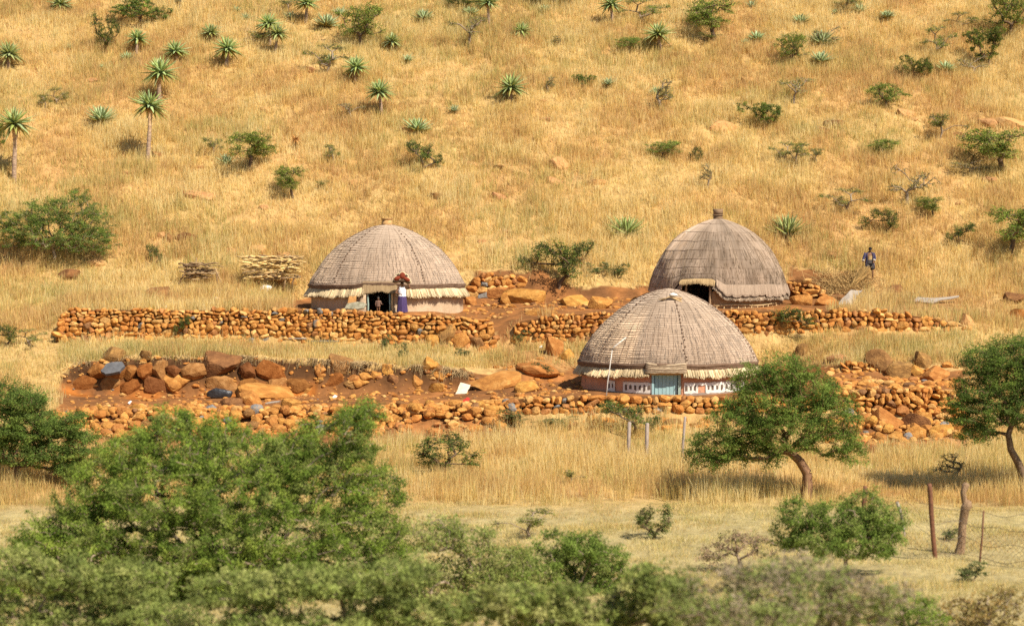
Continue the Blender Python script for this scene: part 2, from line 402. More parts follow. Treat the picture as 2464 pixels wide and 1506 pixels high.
make_grass('tall_meadow_grass', 'tall golden grass standing between the lower stone wall and the mown strip', 6, 9000, 16, 68.5, 84.2,
           lambda x, d: 0.35+0.6*np.clip((fbm(x/2.6, d/2.6, 33, 2)-0.2)*2, 0, 1), lambda x, d, px, py: 0.25+0.9*np.clip((fbm(x/3, d/3, 35, 2)-0.2)*3, 0, 1),
           keep=lambda px, py, x, d: (py > 1010) & (py < 1218+14*np.sin(px/90)), wd=0.02)
make_grass('short_pale_grass', 'short pale cropped grass on the flat strip in front of the meadow', 7, 26000, 12, 40, 71,
           lambda x, d: 0.08+0.17*np.clip((fbm(x/1.5, d/1.5, 37, 2)-0.4)*3, 0, 1), lambda x, d, px, py: 0.9+0*x, wd=0.014, lean0=0.5, green=0.75, spread=0.22)
make_grass('bank_grass', 'olive and straw coloured grass on the bank between the pit and the upper left wall', 8, 5200, 15, 93.3, 97.6,
           lambda x, d: 0.22+0.40*np.clip((fbm(x/1.8, d/1.2, 43, 2)-0.25)*2.5, 0, 1), lambda x, d, px, py: 0.35+0.9*np.clip((fbm(x/1.6, d/1.2, 45, 2)-0.3)*3, 0, 1),
           keep=lambda px, py, x, d: (px > 150) & (px < 2340) & (py < 885), wd=0.02, green=0.7)
make_grass('tall_seed_grass', 'taller pale grass stalks standing in patches over the hillside', 9, 15000, 11, 99, 152,
           lambda x, d: 0.65+0.35*noise(x/2.0, d/2.0, 53), lambda x, d, px, py: np.clip((fbm(x/3.4, d/4.5, 57, 3)-0.50)*7, 0.03, 1),
           keep=lambda px, py, x, d: py < 690, wd=0.017, lean0=0.12, spread=0.22)
make_grass('edge_slope_grass', 'dry grass on the slope beyond both ends of the lower terrace', 10, 9000, 14, 83.5, 93.5,
           lambda x, d: 0.25+0.4*noise(x/1.6, d/1.6, 59), lambda x, d, px, py: 0.35+0.65*np.clip((fbm(x/2.0, d/2.0, 63, 2)-0.3)*3, 0, 1),
           keep=lambda px, py, x, d: (px < 165) | (px > 2335), wd=0.02, green=0.15)
# ---------------------------------------------------------------- stones
import bmesh
def ico(sub):
    bm_ = bmesh.new(); bmesh.ops.create_icosphere(bm_, subdivisions=sub, radius=1.0)
    V = np.array([v.co[:] for v in bm_.verts]); T = np.array([[v.index for v in f.verts] for f in bm_.faces]); bm_.free()
    return V, T
ICO2 = ico(2); ICO3 = ico(3); ICO4 = ico(4)
def rock_shape(seed, base, boxy=0.75, cuts=9, rough=0.06, lo=0.72, hi=0.95):
    r = np.random.default_rng(seed); V, T = base; V = V.copy()
    V = np.sign(V)*np.abs(V)**boxy
    V /= np.abs(V).max()
    for k in range(cuts):
        n = r.normal(size=3); n /= np.linalg.norm(n); d = r.uniform(lo, hi)
        s = V@n - d; V = V - np.where(s > 0, s*0.93, 0)[:, None]*n
    f = 2.0
    for a in (rough, rough*0.5):
        q = V*f + seed*3.1
        nz = noise(q[:, 0]+q[:, 2]*0.7, q[:, 1]-q[:, 2]*0.6, seed % 97) - 0.5
        V = V*(1+nz[:, None]*2*a); f *= 2.2
    return V/np.abs(V).max(0), T
STONES = [rock_shape(100+i, ICO2, 0.60 if i % 3 else 0.85, 14, 0.045, 0.58, 0.98) for i in range(28)]
OCH = np.array([[0.53, 0.255, 0.068], [0.46, 0.19, 0.048], [0.58, 0.325, 0.11], [0.51, 0.225, 0.057], [0.38, 0.165, 0.055], [0.25, 0.125, 0.055], [0.21, 0.195, 0.175]])
OCW = np.array([0.33, 0.22, 0.17, 0.17, 0.08, 0.02, 0.01])
def rotm(r, tilt=0.25, spin=pi):
    return np.array((Matrix.Rotation(r.normal(0, tilt), 3, 'X') @ Matrix.Rotation(r.normal(0, tilt), 3, 'Y') @ Matrix.Rotation(r.uniform(-spin, spin), 3, 'Z')))
M_stone = mat('orange lichened stone', [(0.55, 0.48, 0.42), (0.95, 0.95, 0.95), (1.25, 1.4, 1.6)], scale=4.0, rough=0.9, attr=True, bump=0.6, bscale=14, spec=0.1)
def wall(name, label, path, seed, row=(0.17, 0.29), wid=(0.17, 0.38), cat='stone wall', end_slope=(0, 0), grey=None, thick=0.5, tone=(1, 1, 1), core=(0.17, 0.075, 0.025), depth=0.22, skip=0.0):
    """dry stone wall: path = [(px, d, y of the top, y of the foot)]"""
    r = np.random.default_rng(seed); p = np.array(path, float)
    dep = p[:, 1]*0.998+0.45
    X = (p[:, 0]-CX)/F*dep; D = p[:, 1]; ZT = zpix(D, p[:, 2]); ZB = zpix(D, p[:, 3])
    S = np.concatenate([[0], np.cumsum(np.hypot(np.diff(X), np.diff(D)))]); L = S[-1]
    f = lambda s, A: np.interp(s, S, A)
    m = MB()
    H = (ZT-ZB).max()+0.15; zz = 0.0; rows = []
    while zz < H:
        h = r.uniform(*row)*(1.3-0.62*min(zz/H, 1)); rows.append((zz, h)); zz += h*0.93
    lowest = (ZB).min()
    for ri, (z0, h) in enumerate(rows):
        s = -r.uniform(0, 0.3)
        while s < L:
            wv = r.uniform(*wid)*(1.45-0.75*min(z0/H, 1))*(1 if r.random() > 0.14 else 1.75)
            c = s+wv/2; s += wv*0.95
            if c > L or c < 0 or r.random() < skip: continue
            zb, zt = f(c, ZB), f(c, ZT)
            zc = zb + z0 + h/2 + (noise(c/1.3, 0, seed)-0.5)*0.16 + r.normal(0, 0.02)
            if zc + h*0.30 > zt + r.normal(0, 0.05): continue
            hh = h*r.uniform(0.78, 1.22); big = r.random() < 0.05
            V, T = STONES[r.integers(len(STONES))]
            M = rotm(r, 0.10, 0.5); A = np.array(Matrix.Rotation(r.normal(0, 0.30), 3, 'Y'))
            sc = np.array([wv*0.56, depth, hh*0.62])*(1.3 if big else 1.0)
            P = ((V@M.T)*sc)@A.T
            x, d = f(c, X), f(c, D)
            topf = (zc-zb)/max(zt-zb, 0.2)
            P = P + np.array([x, d + 0.10*topf + r.normal(0, 0.03) - (0.05 if big else 0), zc])
            ck = r.choice(7, p=OCW)
            if grey is not None and any(a < c/L < b for a, b in grey) and r.random() < 0.08: ck = 6
            col = OCH[ck]*r.uniform(0.80, 1.15)*np.array(tone)
            g = np.ones((len(P), 1))
            if ck == 6 and r.random() < 0.6:    # half grey, half lichen
                g2 = (V@r.normal(size=3) > 0.2)[:, None]; colv = np.where(g2, OCH[0], col)
            else: colv = np.broadcast_to(col, P.shape)
            m.add(P, None, T, colv)
            if zc + h*1.1 > zt:                    # a second row behind the top course, so the wall has a top
                for off in np.arange(0.30, thick+0.01, 0.28):
                    V, T = STONES[r.integers(len(STONES))]; M = rotm(r, 0.2, 1.0)
                    m.add((V@M.T)*np.array([wv*0.55, 0.2, hh*0.5]) + np.array([x+r.normal(0, .05), d+off, zc-0.03+r.normal(0, .03)]), None, T, OCH[r.choice(7, p=OCW)]*np.array(tone))
    # dark earth packed behind the stones
    ss = np.linspace(0, L, int(L/0.4)+2); x = f(ss, X); d = f(ss, D)+0.16; zb = f(ss, ZB)-0.5; zt = f(ss, ZT)-0.12
    n = len(ss)
    V = np.concatenate([np.stack([x, d, zb], -1), np.stack([x, d+0.1, zt], -1), np.stack([x, d+0.6, zt], -1)])
    k = np.arange(n-1); Q = np.concatenate([np.stack([k, k+1, n+k+1, n+k], -1), np.stack([n+k, n+k+1, 2*n+k+1, 2*n+k], -1)])
    m.add(V, Q, None, core)
    return tag(m.build(name, M_stone, smooth=False), label, cat, kind='thing')

wall('dry_stone_wall', 'long orange dry stone wall in front of the hut with the woman',
     [(134,97.2,806,822), (146,97.6,768,822), (158,97.8,742,824), (330,98,742,826), (600,98,744,832), (740,98,743,838), (900,98,749,842), (1000,98,754,846), (1090,98,757,846), (1150,98,764,844), (1188,98,782,846), (1200,98.1,820,848)],
     31, grey=[(0.44, 0.62)])
wall('dry_stone_wall', 'orange dry stone wall below the dark brown hut, half hidden by the front hut',
     [(1232,98,800,834), (1250,98,770,836), (1330,98,756,838), (1420,98,750,836), (1560,98,748,826), (1760,98,746,815), (1860,98,745,812), (1960,98,744,806), (2100,98,747,803), (2180,98,752,803), (2250,98,764,800), (2300,98,772,800), (2345,98.1,788,802)],
     37)
wall('dry_stone_wall', 'lower orange dry stone wall with blue-grey stones in front of the painted hut',
     [(1185,84.9,985,1022), (1230,85,960,1020), (1300,85,950,1016), (1420,85,952,1014), (1560,85,951,1014), (1700,85,953,1014), (1850,85,950,1016), (1950,85,945,1014), (2050,84.9,938,1014), (2150,84.8,934,1016), (2250,84.7,934,1020), (2300,84.6,945,1022), (2340,84.5,978,1024)],
     41, grey=[(0.05, 0.30)])
wall('dry_stone_wall', 'short broken wall of orange stones behind the yard right of the front hut',
     [(1985,93.6,893,908), (2010,93.4,874,908), (2060,93.3,868,912), (2100,93.2,872,914), (2130,93.2,893,914)], 43, row=(0.16, 0.26), wid=(0.18, 0.36))
wall('dry_stone_wall', 'low rough stone bank behind the hut with the woman, on its right',
     [(1118,108.3,690,722), (1140,108.4,662,722), (1190,108.6,656,718), (1240,108.8,662,712), (1275,108.8,676,708)], 47, row=(0.22, 0.36), wid=(0.25, 0.6))
wall('dry_stone_wall', 'low dark stone bank against the right side of the dark brown hut',
     [(1895,107.6,672,708), (1930,107.4,668,712), (1965,107.2,678,718), (1990,107.0,694,718)], 53, row=(0.16, 0.28), wid=(0.2, 0.4))

wall('rock_ledge', 'broken brown rock ledge forming the back of the pit below the grass',
     [(168,92.8,904,948), (185,92.7,886,950), (230,92.7,876,952), (330,92.75,870,953), (430,92.8,874,953), (470,92.75,866,953), (590,92.75,868,953), (650,92.8,880,952), (720,92.8,892,950), (800,92.85,910,948)],
     59, row=(0.40, 0.78), wid=(0.40, 1.25), cat='rock ledge', tone=(0.50, 0.43, 0.42), skip=0.22, core=(0.085, 0.04, 0.018), depth=0.34, thick=0.9)
# loose rubble: the tumbled wall in front of the pit and the spill below the right-hand wall
rr = np.random.default_rng(71)
cand = []
for k in range(1150):
    if k < 900:
        px = rr.uniform(120, 1250); d = 85.0+rr.normal(0, 0.75) + (0.35 if px > 900 else 0)
        if d < 83.0 or d > 86.6: continue
        hp = 0.42*math.exp(-((d-85.2)/0.55)**2)*(0.55+0.45*noise(px/120.0, 1.0, 5))
    elif k < 1080:
        px = rr.uniform(1990, 2360); d = rr.uniform(81.6, 84.5); hp = 0.25*max(0, (d-82)/2.5)
    else:
        px = rr.uniform(1300, 1700); d = rr.uniform(83.0, 84.6); hp = 0
    s = 0.10 + 0.17*rr.random()**2.0
    x, dd, z = at(px, d); cand.append((s, x, dd, z + hp*rr.uniform(0.3, 1.0), px))
cand.sort(key=lambda c: -c[0])
M_rock = {'o': mat('orange boulder', [(0.28, 0.11, 0.032), (0.42, 0.18, 0.048), (0.54, 0.28, 0.09)], scale=2.2, rough=0.9, bump=0.7, bscale=9, rand=0.14, spec=0.1),
          'b': mat('brown boulder', [(0.14, 0.066, 0.028), (0.24, 0.115, 0.045), (0.36, 0.18, 0.065)], scale=2.2, rough=0.9, bump=0.7, bscale=9, rand=0.15, spec=0.1),
          'p': mat('pinkish hill boulder', [(0.34, 0.16, 0.07), (0.47, 0.245, 0.105), (0.56, 0.32, 0.14)], scale=3.0, rough=0.9, bump=0.7, bscale=9, rand=0.12, spec=0.1),
          'g': mat('blue grey stone', [(0.16, 0.15, 0.145), (0.25, 0.235, 0.22), (0.50, 0.26, 0.07)], scale=2.2, rough=0.85, bump=0.5, bscale=9, spec=0.15, pos=[0.3, 0.55, 0.66])}
ROCK_ME = {}
def rock_mesh(mk, i, big):
    key = (mk, i, big)
    if key not in ROCK_ME:
        V, T = rock_shape(300+i*7+(50 if big else 0), ICO4 if big else ICO2, 0.7, 18 if big else 8, 0.045, 0.52 if big else 0.75, 0.92)
        me = np_mesh('boulder' if big else 'stone', V, None, T, None, smooth=False)
        me.materials.append(M_rock[mk]); ROCK_ME[key] = me
    return ROCK_ME[key]
m = MB()
for i, (s, x, d, z, px) in enumerate(cand):
    sc = np.array([s*rr.uniform(0.9, 1.5), s*rr.uniform(0.8, 1.2), s*rr.uniform(0.7, 1.0)])
    if i < 150:
        right = px > 1985; mid = 1260 < px <= 1985
        o = link('stone', rock_mesh('b' if rr.random() < 0.12 else ('g' if rr.random() < 0.06 else 'o'), int(rr.integers(8)), False), None, None, (x, d, z+sc[2]*0.3), (rr.normal(0, .3), rr.normal(0, .3), rr.uniform(0, 6)), sc)
        if right: tag(o, 'orange fieldstone spilled below the right part of the lower stone wall', 'stone', 'stones spilled below the lower wall')
        elif mid: tag(o, 'orange fieldstone lying at the grassy foot of the lower stone wall', 'stone', 'stones at the foot of the lower wall')
        else: tag(o, 'orange fieldstone lying loose in the tumbled rubble below the pit', 'stone', 'stones of the tumbled wall')
    else:
        V, T = STONES[rr.integers(len(STONES))]
        m.add((V@rotm(rr, 0.5).T)*sc + np.array([x, d, z+sc[2]*0.2]), None, T, OCH[rr.choice(7, p=OCW)]*rr.uniform(0.8, 1.15))
for k in range(1500):                               # small stones strewn over the bare earth
    zone = rr.integers(5)
    px, d = [(rr.uniform(160, 1150), rr.uniform(87, 92.5)), (rr.uniform(1120, 1560), rr.uniform(101, 108.3)), (rr.uniform(150, 1150), rr.uniform(92.3, 93.3)), (rr.uniform(1180, 1420), rr.uniform(86.5, 96)), (rr.uniform(1985, 2345), rr.uniform(86.2, 93))][zone]
    x, dd, z = at(px, d); s = 0.03+(0.12 if zone < 4 else 0.20)*rr.random()**(3 if zone < 4 else 1.6); V, T = STONES[rr.integers(len(STONES))]
    m.add((V@rotm(rr, 0.5).T)*s*np.array([1.3, 1, 0.8]) + np.array([x, dd, z+s*0.2]), None, T, OCH[rr.choice(7, p=OCW)]*rr.uniform(0.8, 1.1))
tag(m.build('rubble', M_stone, smooth=False), 'small orange rubble strewn over the pit floor, the yards and between the larger fallen stones', 'rubble', kind='stuff')

# boulders: (px, y of the foot, width, height, material, label, [depth factor, spin])
BOULD = [
 (420,948,86,50,'o','pale orange slab leaning against the foot of the dug bank, left of the black plastic'),
 (520,922,124,66,'b','largest brown block in the dug bank, under the hanging grass'),
 (350,872,46,28,'b','small dark boulder on the lip of the dug bank'),
 (268,886,56,44,'b','rounded orange boulder on the lip of the dug bank above the grey slab'),
 (640,968,155,44,'o','long flat-topped orange slab lying right of the black plastic'),
 (600,985,58,46,'o','pointed pale boulder in front of the long flat slab'),
 (556,992,52,38,'b','dark rounded boulder beside the pointed pale boulder'),
 (332,1000,50,24,'o','loaf-shaped pale stone on the pit floor edge'),
 (700,986,50,30,'o','round boulder at the right end of the long flat slab'),
 (810,900,70,40,'b','dark boulder under roots in the right half of the dug bank'),
 (862,938,52,28,'o','orange boulder at the foot of the right half of the dug bank'),
 (1000,940,34,32,'o','round orange stone at the right end of the dug bank'),
 (1050,945,52,26,'o','low orange boulder near the white paper'),
 (1198,944,128,40,'o','wide flat orange slab between the white paper and the front hut'),
 (1268,950,64,34,'o','square orange boulder right of the wide flat slab'),
 (1290,905,110,34,'o','long sloping pale slab above the wide flat slab'),
 (1262,738,118,46,'o','big rounded boulder in the yard right of the hut with the woman'),
 (1218,740,30,34,'o','upright boulder leaning on the big rounded boulder'),
 (1200,716,66,28,'o','flat boulder behind the big rounded boulder'),
 (1130,740,32,26,'o','orange stone right beside the wall of the hut with the woman'),
 (1385,742,86,30,'o','flat orange slab left of the shadow of the dark brown hut'),
 (1440,752,70,38,'o','squared orange slab close to the shadow of the dark brown hut'),
 (1300,762,70,22,'o','low orange slab beside the gap between the upper walls'),
 (1075,838,62,56,'b','big tilted brown boulder built into the foot of the upper left wall'),
 (1112,842,46,44,'o','angular boulder beside the big tilted one at the foot of the upper left wall'),
 (1150,840,44,36,'b','boulder at the right foot of the upper left wall'),
 (1040,838,36,36,'o','orange boulder left of the big tilted one at the foot of the upper left wall'),
 (1165,856,36,20,'o','stone fallen in front of the end of the upper left wall'),
 (1255,828,50,26,'o','flat stone at the foot of the upper middle wall'),
 (1330,866,50,52,'o','pale boulder on the slope left of the front hut roof'),
 (1365,872,40,30,'o','rounded boulder touching the front hut roof on its left'),
 (2130,1042,92,56,'o','largest angular boulder below the lower wall on the right'),
 (2204,1042,70,56,'b','tall dark-topped boulder right of the largest angular one'),
 (2208,1066,52,38,'o','orange boulder in front of the tall dark-topped one'),
 (2270,1056,62,34,'o','square orange boulder at the right foot of the lower wall'),
 (2165,1096,86,36,'o','flat rust-coloured boulder in the grass below the right rubble'),
 (2300,1080,60,34,'p','pale boulder half hidden in grass right of the rubble'),
 (2120,898,76,52,'b','round brown boulder at the back of the right yard'),
 (2170,912,78,46,'b','leaning brown boulder in the right yard'),
 (2218,890,52,40,'b','upright brown block behind the leaning boulder in the right yard'),
 (2250,920,78,34,'o','low pale boulder at the right end of the right yard'),
 (2205,908,40,26,'o','small orange boulder between the leaning one and the low pale one'),
 (2040,962,72,30,'o','pale flat slab between the acacia and the right-hand wall'),
 (2330,892,46,28,'p','boulder beside the right tree on the slope'),
 (1930,862,30,36,'b','brown boulder on the slope above the acacia'),
 (2020,872,60,28,'p','pinkish boulder on the grassy slope above the right yard'),
 (1928,742,52,36,'o','rounded boulder at the right foot of the dark brown hut'),
 (1990,742,62,28,'o','flat orange slab left of the grey sheet'),
 (2018,736,40,32,'b','brown boulder touching the left side of the grey sheet'),
 (2325,790,42,40,'p','tilted boulder at the right end of the upper right wall'),
 (2230,800,36,36,'o','large round stone at the foot of the upper right wall'),
 (2435,738,60,34,'b','round brown boulder at the right edge beside a shadow'),
 (2450,775,50,38,'o','orange boulder under the round brown one at the right edge'),
 (2035,646,30,16,'b','small dark boulder near the man'),
 (2155,720,46,34,'b','brown boulder between the grey sheet and the white weathered board'),
 (2380,310,66,36,'p','left one of two squared boulders above the umbrella acacia'),
 (2428,312,82,36,'p','right one of two squared boulders above the umbrella acacia'),
 (1740,322,84,36,'p','broad reddish boulder left of the dark round bush'),
 (2005,312,56,26,'b','overhanging reddish boulder on the slope right of the dark round bush'),
 (2170,286,52,28,'p','boulder beneath the medium green bush on the right'),
 (1342,408,72,36,'p','rounded pink boulder in the middle of the slope'),
 (1330,446,60,24,'p','low pink boulder below the rounded one in the middle of the slope'),
 (1430,446,52,24,'p','low boulder on the slope right of the middle boulders'),
 (165,680,54,30,'b','squared brown boulder below the large bush on the left'),
 (378,728,84,36,'b','dark flat boulder above the upper left wall'),
 (408,588,24,28,'b','small upright dark boulder on the slope left of the firewood'),
 (620,612,56,30,'p','broad boulder above the firewood stack'),
 (560,620,44,26,'p','boulder between the two firewood stacks, uphill'),
 (690,630,54,32,'p','boulder beside the top right corner of the firewood stack'),
 (665,690,44,22,'o','orange rounded stone under the right end of the firewood stack'),
 (700,692,34,24,'o','orange stone between the firewood stack and the hut'),
 (612,694,34,24,'b','brown stone under the left end of the firewood stack'),
 (588,742,28,24,'o','small rusty stone just above the upper left wall, below the white sack'),
 (865,752,34,30,'o','rounded stone on the wall top beside the child'),
 (120,600,80,30,'p','low boulder under the large bush on the left'),
 (230,640,60,24,'p','low stones right of the large bush on the left'),
 (480,480,90,28,'p','low broad boulder on the left slope'),
 (345,90,44,22,'p','reddish boulder between two aloes high on the left slope'),
 (990,320,54,28,'p','boulder half hidden in grass beside the blue-green aloe clump'),
 (1795,205,50,22,'p','reddish boulder left of the bare thorn tree'),
 (1885,800,40,30,'o','orange boulder at the foot of the upper right wall beside the spiky bush'),
]
rb = np.random.default_rng(5)
def boulder(px, py, wv, hv, mk, label, i, group=None, xyz=None, sink=0.22):
    x, d, z = xyz or gp(px, py-hv*0.25); s = sc_at(d); wm, hm = wv/s, hv/s
    o = link('boulder', rock_mesh(mk, i % 10, True), None, None, (x, d+0.12*wm, z+hm*(sink if mk != 'p' else 0.0)), (rb.normal(0, .12), rb.normal(0, .12), rb.uniform(-0.5, 0.5)+pi*(i % 2)), (wm*0.54, wm*0.40, hm*0.62))
    return tag(o, label, 'boulder', group)
for i, b in enumerate(BOULD):
    if i < 12 and b[1] < 950:                       # set back into the cut face of the bank
        x, d, z = gp(b[0], b[1]-b[3]*0.25); boulder(*b, i, xyz=(x, d+0.10*b[2]/sc_at(d), z))
    else: boulder(*b, i)
for i in range(24):
    px = rb.uniform(640, 1140); py = rb.uniform(890, 945); wv = 12+34*rb.random()**1.7; hv = wv*rb.uniform(0.5, 0.8); x, d, z = gp(px, py)
    boulder(px, py, wv, hv, 'b' if rb.random() < 0.45 else 'o', 'brown stone bedded in the dark cut face of the dug bank', i+5, 'stones bedded in the dug bank', xyz=(x, d+0.02, z))
for i in range(80):
    px = rb.uniform(-20, 2480); py = rb.uniform(60, 640); wv = rb.uniform(16, 52)*(0.65+py/1500); hv = wv*rb.uniform(0.3, 0.5)
    if (690 < px < 1150 or 1540 < px < 1920) and py > 500: continue
    boulder(px, py, wv, hv, 'p' if rb.random() < 0.75 else 'b', 'reddish boulder half buried in the dry grass of the hillside', i+3, 'boulders strewn over the hillside')
# ---------------------------------------------------------------- the three thatched huts
def thatch_mat(name, c0, c1, c2, streak=220.0):
    m, t, b, out = new_mat(name); L = t.links.new
    uv = N(t, 'ShaderNodeUVMap'); uv.uv_map = 'UVMap'
    mp = N(t, 'ShaderNodeMapping'); mp.inputs['Scale'].default_value = (streak, 3.0, 1); L(uv.outputs[0], mp.inputs[0])
    nz = N(t, 'ShaderNodeTexNoise'); nz.inputs['Scale'].default_value = 1.0; nz.inputs['Detail'].default_value = 4; L(mp.outputs[0], nz.inputs['Vector'])
    tc = N(t, 'ShaderNodeTexCoord'); n2 = N(t, 'ShaderNodeTexNoise'); n2.inputs['Scale'].default_value = 0.9; n2.inputs['Detail'].default_value = 5; L(tc.outputs['Object'], n2.inputs['Vector'])
    ad = N(t, 'ShaderNodeMath', operation='MULTIPLY_ADD'); L(n2.outputs['Fac'], ad.inputs[0]); ad.inputs[1].default_value = 0.8; L(nz.outputs['Fac'], ad.inputs[2])
    hl = N(t, 'ShaderNodeMath', operation='MULTIPLY'); L(ad.outputs[0], hl.inputs[0]); hl.inputs[1].default_value = 0.56
    cr = N(t, 'ShaderNodeValToRGB'); L(hl.outputs[0], cr.inputs[0]); e = cr.color_ramp.elements
    e[0].position = 0.33; e[1].position = 0.68; e.new(0.5)
    for q, c in zip(e, (c0, c1, c2)): q.color = (*c, 1)
    at_ = N(t, 'ShaderNodeVertexColor'); at_.layer_name = 'Col'
    mx = N(t, 'ShaderNodeMixRGB', blend_type='MULTIPLY'); mx.inputs[0].default_value = 1; L(cr.outputs[0], mx.inputs[1]); L(at_.outputs[0], mx.inputs[2])
    L(mx.outputs[0], b.inputs['Base Color']); b.inputs['Roughness'].default_value = 0.9; b.inputs['Specular IOR Level'].default_value = 0.1; b.inputs['Diffuse Roughness'].default_value = 1.0
    bp = N(t, 'ShaderNodeBump'); bp.inputs['Strength'].default_value = 0.2; bp.inputs['Distance'].default_value = 0.03; L(nz.outputs['Fac'], bp.inputs['Height']); L(bp.outputs[0], b.inputs['Normal'])
    return m
M_thA = thatch_mat('weathered grey thatch', (0.40, 0.302, 0.22), (0.48, 0.37, 0.275), (0.55, 0.43, 0.325))
M_thB = thatch_mat('dark brown thatch', (0.23, 0.165, 0.115), (0.35, 0.265, 0.195), (0.48, 0.375, 0.285), 150)
M_straw = leaf_mat('straw ends', trans=0.2)
M_rope = mat('dark grass rope', [(0.12, 0.07, 0.045), (0.20, 0.13, 0.085)], scale=8, rough=0.9)
M_ropepale = mat('pale grass rope', [(0.36, 0.27, 0.17), (0.50, 0.39, 0.26)], scale=8, rough=0.9)
M_clay = mat('tan clay plaster', [(0.42, 0.30, 0.19), (0.55, 0.41, 0.275)], scale=2.5, rough=0.95, bump=0.4, bscale=12)
M_mud = mat('brown mud wall', [(0.26, 0.155, 0.075), (0.40, 0.255, 0.13)], scale=3, rough=0.95, bump=0.8, bscale=10)
M_pinkclay = mat('salmon painted clay', [(0.54, 0.25, 0.145), (0.64, 0.33, 0.20)], scale=2.5, rough=0.95, bump=0.4, bscale=12, spots=((0.22, 0.17, 0.14), 1.6, 0.60))
M_white = mat('white limewash', [(0.66, 0.60, 0.52), (0.82, 0.79, 0.74)], scale=6, rough=0.9)
M_darkpaint = mat('dark painted marks', [(0.10, 0.075, 0.06), (0.17, 0.12, 0.09)], scale=6, rough=0.9)
M_inner = mat('sooty hut inside', [(0.03, 0.02, 0.014), (0.05, 0.034, 0.024)], scale=3)
M_wood = mat('weathered wood', [(0.22, 0.14, 0.08), (0.38, 0.26, 0.15)], scale=5, rough=0.85, stretch=(6, 6, 1))
M_palewood = mat('peeled pale wood', [(0.50, 0.33, 0.15), (0.72, 0.54, 0.30)], scale=5, rough=0.8)
M_teal = mat('worn blue green paint', [(0.24, 0.33, 0.29), (0.36, 0.46, 0.40)], scale=5, rough=0.7, stretch=(5, 5, 1))
M_blue = mat('faded blue door paint', [(0.24, 0.40, 0.43), (0.36, 0.53, 0.54)], scale=4, rough=0.7, stretch=(9, 9, 1))
M_cap = mat('ochre grass topknot', [(0.36, 0.20, 0.08), (0.56, 0.35, 0.15)], scale=9, rough=0.9)
M_capB = mat('brown woven topknot', [(0.16, 0.10, 0.06), (0.28, 0.185, 0.11)], scale=9, rough=0.9)

